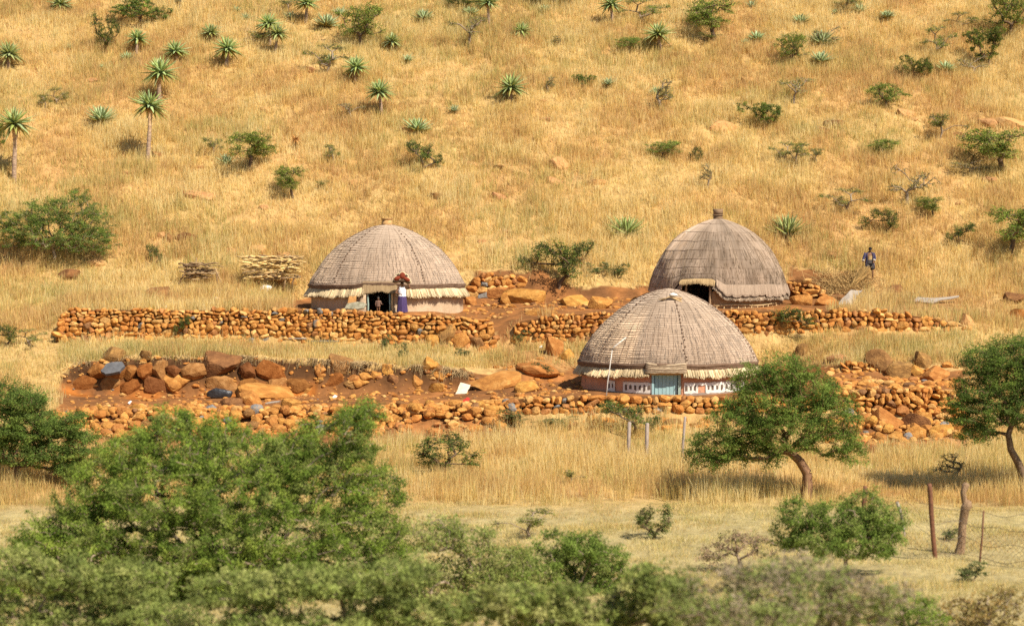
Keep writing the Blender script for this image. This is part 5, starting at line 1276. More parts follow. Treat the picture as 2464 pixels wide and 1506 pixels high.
def fpt(px, up):                                    # a point of the fence line: column px, up metres above the ground
    d = float(np.interp(px, xs, dz_)); x, dd, z = at(px, d); return np.array([x-fx, dd-fd-0.06, z-fz+up])
m = MB()
for up in (0.12, 0.55, 1.02, 1.42):
    cols = np.linspace(2180, 2560, 40); P = np.array([fpt(c, up+0.05*sin(c/17.0+up*5)-0.04*sin((c-2254)/50.0)) for c in cols]); m.tube(P, 0.0065, 4, cap=False)
m.build('wire_strand', M_wire, froot)
m = MB(); A = []; B = []
cl = np.arange(2230, 2560, 7.0)
for i, c in enumerate(cl[:-1]):
    for k in range(11):
        u0 = 0.05+k*0.095
        if fpt(c, 0)[0] > 8: continue
        s0 = 0.03*sin(c/23.0+k); a, b_ = (u0, u0+0.095) if (i+k) % 2 == 0 else (u0+0.095, u0)
        A.append(fpt(c, a+s0)); B.append(fpt(cl[i+1], b_+0.03*sin(cl[i+1]/23.0+k)))
V, Q = many_tubes(A, B, np.full(len(A), 0.0038), np.full(len(A), 0.0038), 3); m.add(V, Q); m.build('wire_mesh', M_wire, froot)
for (px, py, hgt, wv, lean, lb) in [(1512,1104,88,4.6,3,'left one of two weathered grey posts in the tall grass before the lower wall'), (1556,1108,90,4.8,2,'right one of two weathered grey posts in the tall grass before the lower wall'), (1641,1122,120,3.2,8,'thin leaning grey post at the left side of the large acacia')]:
    x, d, z = gp(px, py); s = sc_at(d); root = empty('wooden_post', (x, d, z), lb, 'post')
    m = MB(); m.tube([(0, 0, -0.2), (lean*0.4/s, 0, hgt*0.45/s), (lean/s, 0, hgt/s), (lean/s, 0, (hgt+1.5)/s)], np.array([wv*1.1, wv, wv*0.95, wv*0.6])/s, 8); m.build('post_shaft', M_postgrey, root)

# ---------------------------------------------------------------- firewood
M_stick = mat('peeled firewood', [(0.34, 0.19, 0.07), (0.60, 0.40, 0.17), (0.80, 0.61, 0.34)], scale=4, rough=0.8, rand=0.3, stretch=(3, 3, 3))
M_stickdark = mat('dark firewood', [(0.13, 0.08, 0.045), (0.26, 0.165, 0.09), (0.44, 0.29, 0.14)], scale=4, rough=0.85, rand=0.3)
def stack(label, px, py, box, n, seed, mt, dark=0.25, Lr=(0.6, 1.3), endon=0.18):
    r = np.random.default_rng(seed); x, d, z = gp(px, py); s = sc_at(d); root = empty('firewood_stack', (x, d, z), label, 'firewood')
    x0, x1, zb, zt = [v/s for v in box]
    for k in range(n):
        u = r.random(); zz = zb+(zt-zb)*u; wv = (x1-x0); bulge = 1-0.25*(1-u)
        L = r.uniform(*Lr); c = x0 + wv/2 + (r.uniform(-0.5, 0.5))*(wv-L*0.7)*bulge; y = r.uniform(-0.5, 0.35)-0.15*u
        end = r.random() < endon and c > x0+wv*0.6
        a = r.normal(0, 0.10); t = np.linspace(-0.5, 0.5, 6)
        if end: P = np.stack([c+0.12*np.sin(t*4+k)+t*0.1, y+t*L*0.8-0.1, zz+t*0.1], -1)
        else: P = np.stack([c+t*L, y+t*r.normal(0, 0.25), zz+t*L*a+0.035*np.sin(t*r.uniform(3, 8)+k)+(0.10*(1-u))*np.cos(t*3)*0], -1)
        R = r.uniform(0.03, 0.058)*(1-0.35*t)
        m = MB(); m.tube(P, R, 6); m.build('stick', mt if r.random() > dark else M_stickdark, root)
    return root, (x0, x1, zb, zt)
rt, b = stack('large raised stack of pale peeled firewood left of the hut with the woman', 652, 700, (-80, 82, 28, 84), 100, 23, M_stick)
sF1 = sc_at(gp(652, 700)[1])
for (dx, dy, up) in [(-56,-0.2,34), (36,-0.25,36), (-50,0.4,34), (52,0.35,36)]:
    m = MB(); m.tube([(dx/sF1-0.1, dy, -0.1), (dx/sF1-0.03, dy, up/sF1*0.5), (dx/sF1+0.12, dy, up/sF1)], [0.06, 0.05, 0.05], 6); m.build('support_leg', M_stickdark, rt)
for dy in (-0.3, 0.3):
    m = MB(); m.tube([(-70/sF1, dy, 30/sF1), (0, dy, 27/sF1), (72/sF1, dy, 33/sF1)], 0.05, 6); m.build('cross_beam', M_stickdark, rt)
rt, b = stack('smaller dark heap of old firewood on forked supports with an upright stake', 487, 690, (-52, 50, 18, 58), 42, 29, M_stickdark, dark=0.8, Lr=(0.5, 1.1), endon=0.1)
for (a0, a1) in [((-60,0),(-34,40)), ((52,0),(34,46)), ((40,0),(36,44)), ((-18,-4),(-10,70))]:
    m = MB(); up = a1[1] > 60; m.tube([(a0[0]/sF1, -0.35, a0[1]/sF1-0.1), ((a0[0]+a1[0])/2/sF1, -0.3, a1[1]/2/sF1), (a1[0]/sF1, -0.3, a1[1]/sF1)], [0.05, 0.045, 0.035], 6); m.build('upright_stake' if up else 'support_leg', M_stickdark, rt)

# ---------------------------------------------------------------- small things
def blob_thing(name, label, cat, px, py, size, mt, seed, lift=0.0, xyz=None, rot=(0, 0, 0), cuts=7, boxy=0.7, base=None):
    V, T = rock_shape(seed, base or ICO3, boxy, cuts, 0.10, 0.6, 0.95)
    x, d, z = xyz or gp(px, py); o = link(name, np_mesh(name, V*np.array(size), None, T, None), mt, None, (x, d, z+lift), rot); return tag(o, label, cat)
M_sack = mat('dirty white sacking', [(0.50, 0.46, 0.40), (0.78, 0.74, 0.68)], scale=4, rough=0.9, bump=0.8, bscale=8)
M_black = mat('black plastic', [(0.018, 0.019, 0.022), (0.05, 0.052, 0.058)], scale=3, rough=0.35, bump=1.0, bscale=4, spec=0.5)
M_slate = mat('grey slab', [(0.085, 0.087, 0.095), (0.14, 0.142, 0.15)], scale=2.5, rough=0.85, bump=0.4)
M_bleach = mat('bleached grey board', [(0.28, 0.235, 0.19), (0.44, 0.385, 0.325)], scale=3, rough=0.9, stretch=(1, 6, 1), bump=0.6)
M_paper = mat('sun-faded paper', [(0.62, 0.50, 0.36), (0.78, 0.68, 0.52)], scale=4, rough=0.9)
M_litter = mat('white scrap', [(0.70, 0.68, 0.64), (0.84, 0.82, 0.80)], scale=4)
M_red = mat('red scrap', [(0.42, 0.035, 0.025), (0.55, 0.06, 0.035)], scale=4)
M_board = mat('orange brown board', [(0.34, 0.16, 0.05), (0.50, 0.26, 0.09)], scale=4, stretch=(1, 1, 4))
M_cloth = mat('mottled old cloth', [(0.14, 0.13, 0.08), (0.36, 0.33, 0.24)], scale=7, rough=0.95)
blob_thing('sack', 'crumpled white sack under the large firewood stack', 'sack', 640, 703, (0.42, 0.22, 0.26), M_sack, 611, 0.14, rot=(0, -0.5, 0.2))
blob_thing('gourd', 'round pale gourd lying on the grass below the smaller firewood heap', 'gourd', 523, 724, (0.14, 0.14, 0.14), M_paper, 612, 0.08, cuts=0, boxy=1.0)
def slab(name, label, cat, px, py, pts, thick, mt, tilt=0.0, lift=0.05, seed=0, xyz=None, wave=0.0):
    """a thin sheet with a ragged outline; pts = outline in metres (x, y), lying on the ground and tilted towards the camera"""
    r = np.random.default_rng(seed); P = []
    for i in range(len(pts)):
        a, b_ = np.array(pts[i]), np.array(pts[(i+1) % len(pts)])
        for t in (0, 0.33, 0.66): P.append(a+(b_-a)*t+r.normal(0, 0.02, 2)*(t > 0))
    P = np.array(P); n = len(P); zf = lambda q: wave*np.sin(q[:, 0]*4+q[:, 1]*3)
    c = P.mean(0); V = np.vstack([np.column_stack([P, zf(P)+thick]), np.column_stack([P, zf(P)]), [[c[0], c[1], thick+wave*0.5]], [[c[0], c[1], wave*0.5]]])
    T = [(i, (i+1) % n, 2*n) for i in range(n)]+[((i+1) % n+n, i+n, 2*n+1) for i in range(n)]; Q = [(i+n, (i+1) % n+n, (i+1) % n, i) for i in range(n)]
    x, d, z = xyz or gp(px, py); o = link(name, np_mesh(name, V, Q, T, None, smooth=False), mt, None, (x, d, z+lift), (tilt, 0, 0)); return tag(o, label, cat)
slab('slate_slab', 'smooth blue-grey slab jutting from the dug bank on the left', 'slab', 272, 898, [(-0.55,-0.15),(-0.3,-0.35),(0.35,-0.25),(0.55,0.1),(0.35,0.35),(-0.3,0.3)], 0.16, M_slate, 0.75, 0.0, 1, wave=0.05, xyz=(at(272, 92.25)[0], 92.25, float(zpix(92.25, 890))))
o = blob_thing('plastic_sheet', 'crumpled black plastic sheet wedged on the pit floor between two slabs', 'plastic sheet', 527, 958, (0.62, 0.3, 0.30), M_black, 621, 0.22, cuts=14)
slab('paper_sheet', 'faded paper sheet lying on the earth near the middle', 'paper', 1113, 946, [(-0.33,-0.3),(0.2,-0.38),(0.36,0.2),(-0.1,0.36)], 0.015, M_paper, 0.75, 0.2, 3, wave=0.04)
slab('weathered_sheet', 'grey weathered sheet leaning on the stones right of the dark brown hut', 'sheet', 2045, 732, [(-0.75,-0.7),(-0.1,-0.75),(0.2,-0.3),(0.75,0.75),(0.15,0.7),(-0.35,0.1)], 0.05, M_bleach, 0.55, 0.30, 4, wave=0.05)
slab('weathered_board', 'long white weathered board lying in the grass near the right edge', 'board', 2250, 730, [(-1.2,-0.25),(-0.2,-0.3),(1.2,0.28),(1.3,0.38),(0.1,0.12),(-0.9,0.25)], 0.06, M_bleach, 0.5, 0.16, 5, wave=0.04)
slab('rusted_bar', 'flat grey metal strip at the foot of the upper left wall, right one of two', 'metal strip', 778, 830, [(-0.75,-0.05),(0.7,-0.06),(0.75,0.06),(-0.7,0.05)], 0.05, M_slate, 0.3, 0.12, 6)
slab('rusted_bar', 'thin pale metal strip at the foot of the upper left wall, left one of two', 'metal strip', 712, 822, [(-0.6,-0.03),(0.6,-0.05),(0.62,0.03),(-0.58,0.05)], 0.04, M_bleach, 0.3, 0.12, 7)
slab('plank', 'broken grey plank on the rubble beside the loaf-shaped stone', 'plank', 655, 985, [(-0.3,-0.12),(0.25,0.05),(0.32,0.14),(-0.25,-0.02)], 0.04, M_bleach, 0.4, 0.28, 8)
for i, (px, py, sz, mt, lb, cat) in enumerate([(1122,968,0.17,M_red,'crumpled red scrap on the ground left of the lower wall','litter'), (805,967,0.10,M_litter,'white scrap on the rubble right of the long flat slab','litter'), (311,973,0.10,M_litter,'white scrap on the pit floor','litter'), (553,836,0.09,M_litter,'white scrap in the grass above the dug bank','litter'), (400,743,0.11,M_litter,'white scrap on top of the upper left wall','litter'), (1302,840,0.09,M_litter,'white scrap on the slope left of the front hut roof','litter')]):
    slab('scrap', lb, cat, px, py, [(-sz,-sz*0.6),(sz*0.4,-sz*0.8),(sz,sz*0.3),(0,sz*0.8),(-sz*0.7,sz*0.3)], 0.012, mt, 0.7, 0.10 if i != 1 else 0.25, 30+i, wave=0.04)
hx, hd, hz = o1
slab('leaning_board', 'orange-brown board leaning on the hut wall left of the open doorway', 'board', 0, 0, [(-0.22,-0.4),(0.18,-0.4),(0.26,0.42),(-0.1,0.42)], 0.05, M_board, 1.25, 0.45, 11, xyz=(hx-1.55, 99.45, hz))
slab('old_blanket', 'mottled old blanket draped over the wall top left of the child', 'blanket', 0, 0, [(-0.55,-0.16),(0.45,-0.18),(0.6,0.1),(0.1,0.24),(-0.4,0.2)], 0.07, M_cloth, 0.8, 0.30, 12, xyz=(-7.75, 98.35, -5.98), wave=0.05)
# bent white pole
x, d, z = at(1462, 86.1); s = sc_at(d); M_pole = mat('white painted pole', [(0.48, 0.45, 0.40), (0.62, 0.59, 0.54)], scale=5, rough=0.6)
root = empty('bent_pole', (x, d, z), 'thin white pole with a bent upper arm in front of the painted hut', 'pole')
m = MB(); m.tube([(-0.08, 0, -0.3), (0.0, 0, 0.6), (0.2, 0, (957-842)/s)], [0.022, 0.021, 0.020], 7); m.build('pole_shaft', M_pole, root)
m = MB(); m.tube([(0.2, 0, (957-842)/s), (0.30, 0.0, (957-834)/s), (0.80, 0.02, (957-812)/s)], [0.026, 0.032, 0.028], 7); m.build('bent_arm', M_pole, root)
# sticks with a pale rag on the front hut's roof
P = s3(np.array([0.02]), np.array([0.135]), 0.05)[0] + np.array(o3); root = empty('stick_bundle', tuple(P), 'small bundle of sticks tied on the roof of the front hut near its top', 'sticks')
r = np.random.default_rng(4)
for k in range(7):
    a = r.uniform(-0.45, 0.45); m = MB(); m.tube([(-0.42+r.normal(0, .08), -0.05+r.normal(0, .03), -0.02), (0, -0.06, 0.10+r.normal(0, .02)), (0.42+r.normal(0, .08), -0.02, r.normal(-0.02, .05))], 0.028, 5); m.build('stick', M_wood if k % 2 else M_palewood, root)
V, T = rock_shape(640, ICO2, 0.9, 6, 0.1, 0.7, 0.95); o = link('rag', np_mesh('rag', V*np.array([0.2, 0.12, 0.09]), None, T, None), M_litter, None, tuple(P+np.array([0.10, -0.06, 0.19]))); tag(o, 'white rag resting on the stick bundle on the front hut roof', 'rag')
# straw heap near the man
m = MB(); r = np.random.default_rng(6); n = 1500; x, d, z = gp(2025, 690)
A = np.stack([x+r.normal(0, 0.9, n), d+r.normal(0, 0.4, n), 0*np.ones(n)], -1); A[:, 2] = gz(A[:, 0], A[:, 1])+np.abs(r.normal(0, 0.14, n)); B = A+np.stack([r.normal(0.1, 0.3, n), r.normal(-0.1, 0.15, n), r.normal(0.1, 0.2, n)], -1)
V, Q = many_tubes(A, B, np.full(n, 0.014), np.full(n, 0.008), 3); m.add(V, Q, None, np.repeat(np.array([0.62, 0.42, 0.18])*r.uniform(0.6, 1.3, (n, 1)), 6, 0)); o = m.build('cut_straw', M_straw); tag(o, 'heap of loose cut straw below the man', 'straw', kind='stuff')
m = MB(); n = 260; x, d, z = gp(2062, 694); u = r.random(n)
A = np.stack([x-0.35+r.normal(0, 0.06, n), d-0.1+r.normal(0, 0.06, n), z+0.05+0*u], -1); B = A+np.stack([0.75+r.normal(0, 0.14, n), 0.1+r.normal(0, .05, n), 1.0+r.normal(0, 0.10, n)], -1)
V, Q = many_tubes(A, B, np.full(n, 0.013), np.full(n, 0.007), 3); m.add(V, Q, None, np.repeat(np.array([0.70, 0.48, 0.20])*r.uniform(0.6, 1.3, (n, 1)), 6, 0)); o = m.build('thatching_sheaf', M_straw); tag(o, 'sheaf of long straw standing at the feet of the man', 'straw sheaf')
# roots and dry grass hanging over the lip of the dug bank
r = np.random.default_rng(12); n = 1500; px = np.where(r.random(n) < 0.75, r.choice([585, 760, 800, 835, 870, 1010, 1060, 1100], n)+r.normal(0, 16, n), r.uniform(180, 1130, n)); d0 = 93.45+r.normal(0, 0.15, n); X = (px-CX)/F*(d0*0.998+0.45); Zt = gz(X, d0+0.25)
A = np.stack([X, d0-0.05, Zt+0.03], -1); B = A+np.stack([r.normal(0, 0.10, n), -0.22-np.abs(r.normal(0, .08, n)), -np.abs(r.normal(0.18, 0.22, n))*(0.4+1.2*noise(X*1.6, X*0, 3))], -1)
V, Q = many_tubes(A, B, np.full(n, 0.014), np.full(n, 0.007), 3); m = MB(); m.add(V, Q, None, np.repeat(np.array([0.58, 0.42, 0.22])*r.uniform(0.5, 1.25, (n, 1)), 6, 0)); o = m.build('hanging_roots', M_straw); tag(o, 'dry grass and roots hanging over the lip of the dug bank', 'roots', kind='stuff')
# ---------------------------------------------------------------- people
M_skin = mat('dark skin', [(0.16, 0.075, 0.040), (0.23, 0.115, 0.06)], scale=9, rough=0.55, spec=0.3)
M_hair = mat('black hair', [(0.012, 0.010, 0.009), (0.022, 0.018, 0.015)], scale=20, rough=0.8)
M_top = mat('white sleeveless top', [(0.74, 0.74, 0.80), (0.84, 0.84, 0.88)], scale=7, rough=0.9, bump=0.3)
M_skirt = mat('purple blue skirt', [(0.055, 0.035, 0.11), (0.09, 0.06, 0.16)], scale=6, rough=0.9, bump=0.4, stretch=(4, 4, 1))
M_coat = mat('faded blue coat', [(0.042, 0.037, 0.08), (0.075, 0.066, 0.125)], scale=6, rough=0.9, bump=0.4)
M_shorts = mat('dark grey shorts', [(0.045, 0.04, 0.04), (0.085, 0.075, 0.07)], scale=6, rough=0.9)
M_shirt = mat('yellowish undershirt', [(0.36, 0.24, 0.10), (0.46, 0.32, 0.15)], scale=6, rough=0.9)
M_eye = mat('eye white', [(0.7, 0.68, 0.62), (0.75, 0.72, 0.68)], scale=5, rough=0.4)
M_cuff = mat('pale cuff', [(0.42, 0.36, 0.28), (0.54, 0.48, 0.39)], scale=6)
def stripes(name, c0, c1, sc):
    m, t, b, out = new_mat(name); L = t.links.new
    tc = N(t, 'ShaderNodeTexCoord'); wv = N(t, 'ShaderNodeTexWave', wave_type='BANDS', bands_direction='Z'); wv.inputs['Scale'].default_value = sc; wv.inputs['Distortion'].default_value = 0.6; L(tc.outputs['Object'], wv.inputs['Vector'])
    cr = N(t, 'ShaderNodeValToRGB'); cr.color_ramp.interpolation = 'CONSTANT'; e = cr.color_ramp.elements; e[0].color = (*c0, 1); e[1].color = (*c1, 1); e[1].position = 0.62; L(wv.outputs['Fac'], cr.inputs[0]); L(cr.outputs[0], b.inputs['Base Color']); b.inputs['Roughness'].default_value = 0.9; return m
M_striped = stripes('brown striped jersey', (0.09, 0.04, 0.028), (0.28, 0.17, 0.115), 5.5)
def skin_mesh(name, pts, edges, rad, sub=2):
    """one continuous surface grown round a skeleton (root = first point)"""
    me = bpy.data.meshes.new(name); me.from_pydata([tuple(p) for p in pts], edges, []); o = bpy.data.objects.new(name, me); COL.objects.link(o)
    sk = o.modifiers.new('skin', 'SKIN'); sk.use_smooth_shade = True; lay = me.skin_vertices[0].data
    for i, rr_ in enumerate(rad): lay[i].radius = (rr_, rr_) if np.isscalar(rr_) else rr_; lay[i].use_root = (i == 0)
    sb = o.modifiers.new('sub', 'SUBSURF'); sb.levels = sub; sb.render_levels = sub
    bpy.context.view_layer.update(); dg = bpy.context.evaluated_depsgraph_get(); out = bpy.data.meshes.new_from_object(o.evaluated_get(dg)); bpy.data.objects.remove(o); bpy.data.meshes.remove(me)
    V = np.array([v.co[:] for v in out.vertices]); T = []; out.calc_loop_triangles(); T = [tuple(t.vertices) for t in out.loop_triangles]; bpy.data.meshes.remove(out)
    return V, T
def head_geo(c, H, look=(0, -1), nod=0.0):
    """a head of height H centred on c: skull, jaw, nose, ears; returns pieces (verts, tris)"""
    V, T = ICO4; V = V.copy(); V = V*np.array([0.37, 0.43, 0.5])*H
    jaw = np.clip(-V[:, 2]/(0.5*H), 0, 1); V[:, 0] *= 1-0.28*jaw; V[:, 1] = V[:, 1]*(1-0.22*jaw) - 0.06*H*jaw
    f = -V[:, 1]/H
    nose = np.exp(-((V[:, 0]/(0.07*H))**2+((V[:, 2]+0.07*H)/(0.10*H))**2))*(f > 0.2); V[:, 1] -= nose*0.10*H
    for sx in (-1, 1):
        eye = np.exp(-(((V[:, 0]-sx*0.16*H)/(0.08*H))**2+((V[:, 2]-0.04*H)/(0.055*H))**2))*(f > 0.2); V[:, 1] += eye*0.035*H
    lip = np.exp(-((V[:, 0]/(0.13*H))**2+((V[:, 2]+0.24*H)/(0.05*H))**2))*(f > 0.15); V[:, 1] -= lip*0.035*H
    pcs = [(V, T)]
    for sx in (-1, 1): E, TE = ICO2; pcs.append((E*np.array([0.035, 0.09, 0.13])*H+np.array([sx*0.37*H, 0.02*H, -0.02*H]), TE))
    a = atan2(look[0], -look[1]); M = np.array(Matrix.Rotation(a, 3, 'Z') @ Matrix.Rotation(nod, 3, 'X'))
    hv, ht = ICO3; hv = hv*np.array([0.395, 0.455, 0.50])*H + np.array([0, 0.02*H, 0.025*H]); cap = hv[:, 2]-0.55*hv[:, 1] > -0.02*H
    keep = [t for t in ht if cap[list(t)].all()]
    eyes = [(ICO2[0]*np.array([0.055, 0.03, 0.035])*H+np.array([sx*0.16*H, -0.375*H, 0.04*H]), ICO2[1]) for sx in (-1, 1)]
    tf = lambda v: v@M.T+np.array(c)
    return [(tf(v), t) for v, t in pcs], (tf(hv), keep), [(tf(v), t) for v, t in eyes]
def hand_geo(m, wrist, fwd, palm_n, L, curl=0.5, thumb=1):
    """palm and five bent fingers; fwd = from wrist to knuckles, palm_n = out of the palm"""
    w0 = np.array(wrist, float); f = np.array(fwd, float); f /= np.linalg.norm(f); n = np.array(palm_n, float); n -= f*(n@f); n /= np.linalg.norm(n); s = np.cross(f, n)*thumb
    V, T = ICO2; B = np.stack([s, n, f]); pv = (np.sign(V)*np.abs(V)**0.8)*np.array([0.21*L, 0.075*L, 0.27*L]); m.add(pv@B+w0+f*0.25*L, None, T)
    for k, (o, fl) in enumerate([(0.16, 0.42), (0.055, 0.47), (-0.05, 0.44), (-0.15, 0.34)]):
        b0 = w0+f*0.46*L+s*o*L; d1 = f*cos(curl*0.6)+n*sin(curl*0.6); d2 = f*cos(curl*1.4)+n*sin(curl*1.4); d3 = f*cos(curl*2.1)+n*sin(curl*2.1)
        p1 = b0+d1*fl*L*0.45; p2_ = p1+d2*fl*L*0.3; p3_ = p2_+d3*fl*L*0.25; m.tube([b0-f*0.06*L, b0, p1, p2_, p3_], np.array([0.05, 0.05, 0.046, 0.042, 0.034])*L, 6)
    b0 = w0+f*0.14*L+s*0.17*L; p1 = b0+(f*0.6+s*0.7+n*0.3)*0.20*L; p2_ = p1+(f*0.85+s*0.2+n*0.5)*0.17*L; m.tube([b0-s*0.06*L, b0, p1, p2_], np.array([0.06, 0.058, 0.05, 0.04])*L, 6)
def loft(m, rings, n=20, fold=0.0, seed=0, open_front=None):
    """rings of (z, rx, ry, cx, cy); open_front leaves a gap of that half angle towards the camera at each ring"""
    a = np.linspace(0, 2*pi, n, endpoint=False) if open_front is None else None; V = []
    for i, (z, rx, ry, cx, cy) in enumerate(rings):
        aa = a if a is not None else np.linspace(-pi/2+open_front[i], 1.5*pi-open_front[i], n)
        g = 1+fold*i/len(rings)*np.sin(aa*7+seed)+fold*0.5*i/len(rings)*np.sin(aa*12+1+seed); V.append(np.stack([cx+rx*g*np.cos(aa), cy+ry*g*np.sin(aa), np.full(n, z)], -1))
    k = len(rings); V = np.concatenate(V); Q = []
    for i in range(k-1):
        for j in range(n if a is not None else n-1): Q.append((i*n+j, i*n+(j+1) % n, (i+1)*n+(j+1) % n, (i+1)*n+j))
    m.add(V, Q)
def person(label, loc, H, joints, look, nod, name='person'):
    root = empty('person', loc, label, 'person'); return root
def body_from(root, H, J, headc, headH, look, nod, hands, fem=1.0):
    """J: joint name -> position; builds one continuous body with head and hands, and hair and eyes as parts"""
    order = ['pelvis', 'waist', 'chest', 'neck0', 'neck1', 'shL', 'elL', 'wrL', 'shR', 'elR', 'wrR', 'hipL', 'knL', 'anL', 'toL', 'hipR', 'knR', 'anR', 'toR']
    E = [('pelvis','waist'),('waist','chest'),('chest','neck0'),('neck0','neck1'),('chest','shL'),('shL','elL'),('elL','wrL'),('chest','shR'),('shR','elR'),('elR','wrR'),('pelvis','hipL'),('hipL','knL'),('knL','anL'),('anL','toL'),('pelvis','hipR'),('hipR','knR'),('knR','anR'),('anR','toR')]
    Rm = dict(pelvis=(.092,.07), waist=(.078,.06), chest=(.092,.068), neck0=.036, neck1=.032, shL=.036, elL=.027, wrL=.019, shR=.036, elR=.027, wrR=.019, hipL=.056, knL=.036, anL=.024, toL=.018, hipR=.056, knR=.036, anR=.024, toR=.018)
    ix = {n_: i for i, n_ in enumerate(order)}
    rad = [tuple(np.array(Rm[n_])*H*fem) if isinstance(Rm[n_], tuple) else Rm[n_]*H*fem for n_ in order]
    V, T = skin_mesh('body', [J[n_] for n_ in order], [(ix[a], ix[b]) for a, b in E], rad)
    m = MB(); m.add(V, None, T)
    pcs, hair, eyes = head_geo(headc, headH, look, nod)
    for v, t in pcs: m.add(v, None, t)
    for (wr, fw, pn, cu, th) in hands: hand_geo(m, J[wr], fw, pn, 0.105*H, cu, th)
    m.build('body', M_skin, root)
    m = MB(); m.add(hair[0], None, hair[1]); m.build('hair', M_hair, root)
    for v, t in eyes: m = MB(); m.add(v, None, t); m.build('eye', M_eye, root)

# the woman: stands before the open doorway, one arm raised to the load on her head
X, D, Zg = at(968, 98.95); Zg = -6.07
H = 1.60; root = person('woman in a white sleeveless top and long purple-blue skirt, steadying the load on her head', (X, D, Zg), H, None, None, 0)
J = {k: np.array(v)*H for k, v in dict(pelvis=(0,0,.53), waist=(0,0,.62), chest=(0,0.005,.745), neck0=(0,0,.835), neck1=(0,-.01,.875), shL=(-.120,0,.80), elL=(-.195,-.03,.645), wrL=(-.06,-.15,.63),
     shR=(.120,0,.80), elR=(.255,-.07,.815), wrR=(.165,-.10,.965), hipL=(-.05,0,.50), knL=(-.055,-.01,.27), anL=(-.055,0.01,.045), toL=(-.06,-.085,.018), hipR=(.05,0,.50), knR=(.055,-.01,.27), anR=(.055,0.01,.045), toR=(.06,-.085,.018)).items()}
body_from(root, H, J, np.array([0, -0.015, .935])*H, 0.215, (0.1, -1), 0.0, [('wrL', (0.75, -0.5, -0.1), (0, 0.2, -1), 0.9, 1), ('wrR', (-0.35, -0.1, 0.9), (-0.6, -0.3, -0.2), 0.5, -1)], 1.12)
m = MB(); loft(m, [(.545*H,.122*H,.095*H,0,0), (.60*H,.118*H,.09*H,0,0), (.66*H,.116*H,.086*H,0,0), (.74*H,.126*H,.09*H,0,0), (.79*H,.116*H,.08*H,0,0), (.825*H,.078*H,.055*H,0,0)], 20, 0.02); m.build('white_top', M_top, root)
m = MB()
for sx in (-1, 1): m.tube([(sx*.062*H, -.072*H, .79*H), (sx*.066*H, -.03*H, .845*H), (sx*.062*H, .05*H, .80*H)], [.020*H, .018*H, .02*H], 6)
m.build('shoulder_strap', M_top, root)
m = MB(); loft(m, [(.575*H,.110*H,.085*H,0,0), (.535*H,.126*H,.10*H,0,0), (.40*H,.142*H,.12*H,0,0), (.22*H,.155*H,.13*H,0,0), (.06*H,.168*H,.14*H,0,0)], 36, 0.10); m.build('skirt', M_skirt, root)
# her load: red-brown lobes edged with cream over a dark flat base
M_lobe = mat('red brown lobes', [(0.15, 0.028, 0.014), (0.24, 0.05, 0.022)], scale=6); M_cream = mat('cream edging', [(0.52, 0.42, 0.24), (0.70, 0.60, 0.40)], scale=6); M_bdark = mat('dark underside', [(0.05, 0.028, 0.018), (0.09, 0.05, 0.03)], scale=6)
ld = empty('head_load', (X, D-0.02, Zg+1.035*H), 'load of red-brown cream-edged lobes carried on the head of the woman', 'load')
m = MB(); V, T = ICO3; m.add(V*np.array([0.36, 0.28, 0.10])+np.array([0, 0, 0.00]), None, T); m.build('load_base', M_bdark, ld)
for k, (cx, cz, rx, rz, a) in enumerate([(0.03,0.26,0.15,0.17,0.0), (-0.22,0.13,0.19,0.11,0.35), (0.24,0.08,0.19,0.10,-0.45), (-0.30,-0.02,0.17,0.08,0.1), (0.30,-0.05,0.15,0.08,-0.2), (-0.17,0.26,0.13,0.09,0.5), (0.20,0.24,0.12,0.08,-0.5)]):
    M = np.array(Matrix.Rotation(-a, 3, 'Y')); red = k in (0, 1, 2)
    m = MB(); V, T = ICO3; m.add((V*np.array([rx, 0.09, rz])*1.0)@M.T+np.array([cx, -0.20+0.05*(k > 2), cz]), None, T); lobe = m.build('lobe', M_lobe if red else M_bdark, ld)
    m = MB(); aa = np.linspace(0, 2*pi, 26); P = np.stack([rx*np.cos(aa), 0*aa, rz*np.sin(aa)], -1)@M.T+np.array([cx, -0.19+0.05*(k > 2), cz]); m.tube(P, 0.034, 6, cap=False); m.build('lobe_edge', M_cream, lobe)
# the child in the doorway
X, D, Zg = (910-CX)/F*99.35, 99.3, -6.05
H = 0.84; root = person('small child in a brown striped jersey standing in the open doorway', (X, D, Zg), H, None, None, 0)
J = {k: np.array(v)*H for k, v in dict(pelvis=(0,0,.47), waist=(0,0,.56), chest=(0,0.0,.68), neck0=(0,0,.76), neck1=(0,-.01,.79), shL=(-.105,0,.73), elL=(-.15,-.01,.58), wrL=(-.16,-.08,.46),
     shR=(.105,0,.73), elR=(.165,-.03,.58), wrR=(.23,-.10,.53), hipL=(-.055,0,.44), knL=(-.06,-.01,.24), anL=(-.06,0.01,.05), toL=(-.06,-.09,.02), hipR=(.055,0,.44), knR=(.06,-.01,.24), anR=(.06,0.01,.05), toR=(.06,-.09,.02)).items()}
body_from(root, H, J, np.array([0, -0.02, .895])*H, 0.185, (0.1, -1), 0.0, [('wrL', (0, -0.4, -0.9), (1, 0, 0), 0.5, 1), ('wrR', (0.7, -0.5, -0.1), (0, 0, 1), 0.6, 1)])
m = MB(); loft(m, [(.40*H,.135*H,.11*H,0,0), (.52*H,.125*H,.10*H,0,0), (.66*H,.128*H,.10*H,0,0), (.73*H,.118*H,.085*H,0,0), (.775*H,.055*H,.05*H,0,0)], 18, 0.02)
for sL, eL, wL in (('shL', 'elL', 'wrL'), ('shR', 'elR', 'wrR')): m.tube([J[sL], (J[sL]+J[eL])/2, J[eL], J[eL]+(J[wL]-J[eL])*0.7], np.array([.05, .048, .042, .036])*H, 9)
m.build('striped_jersey', M_striped, root)
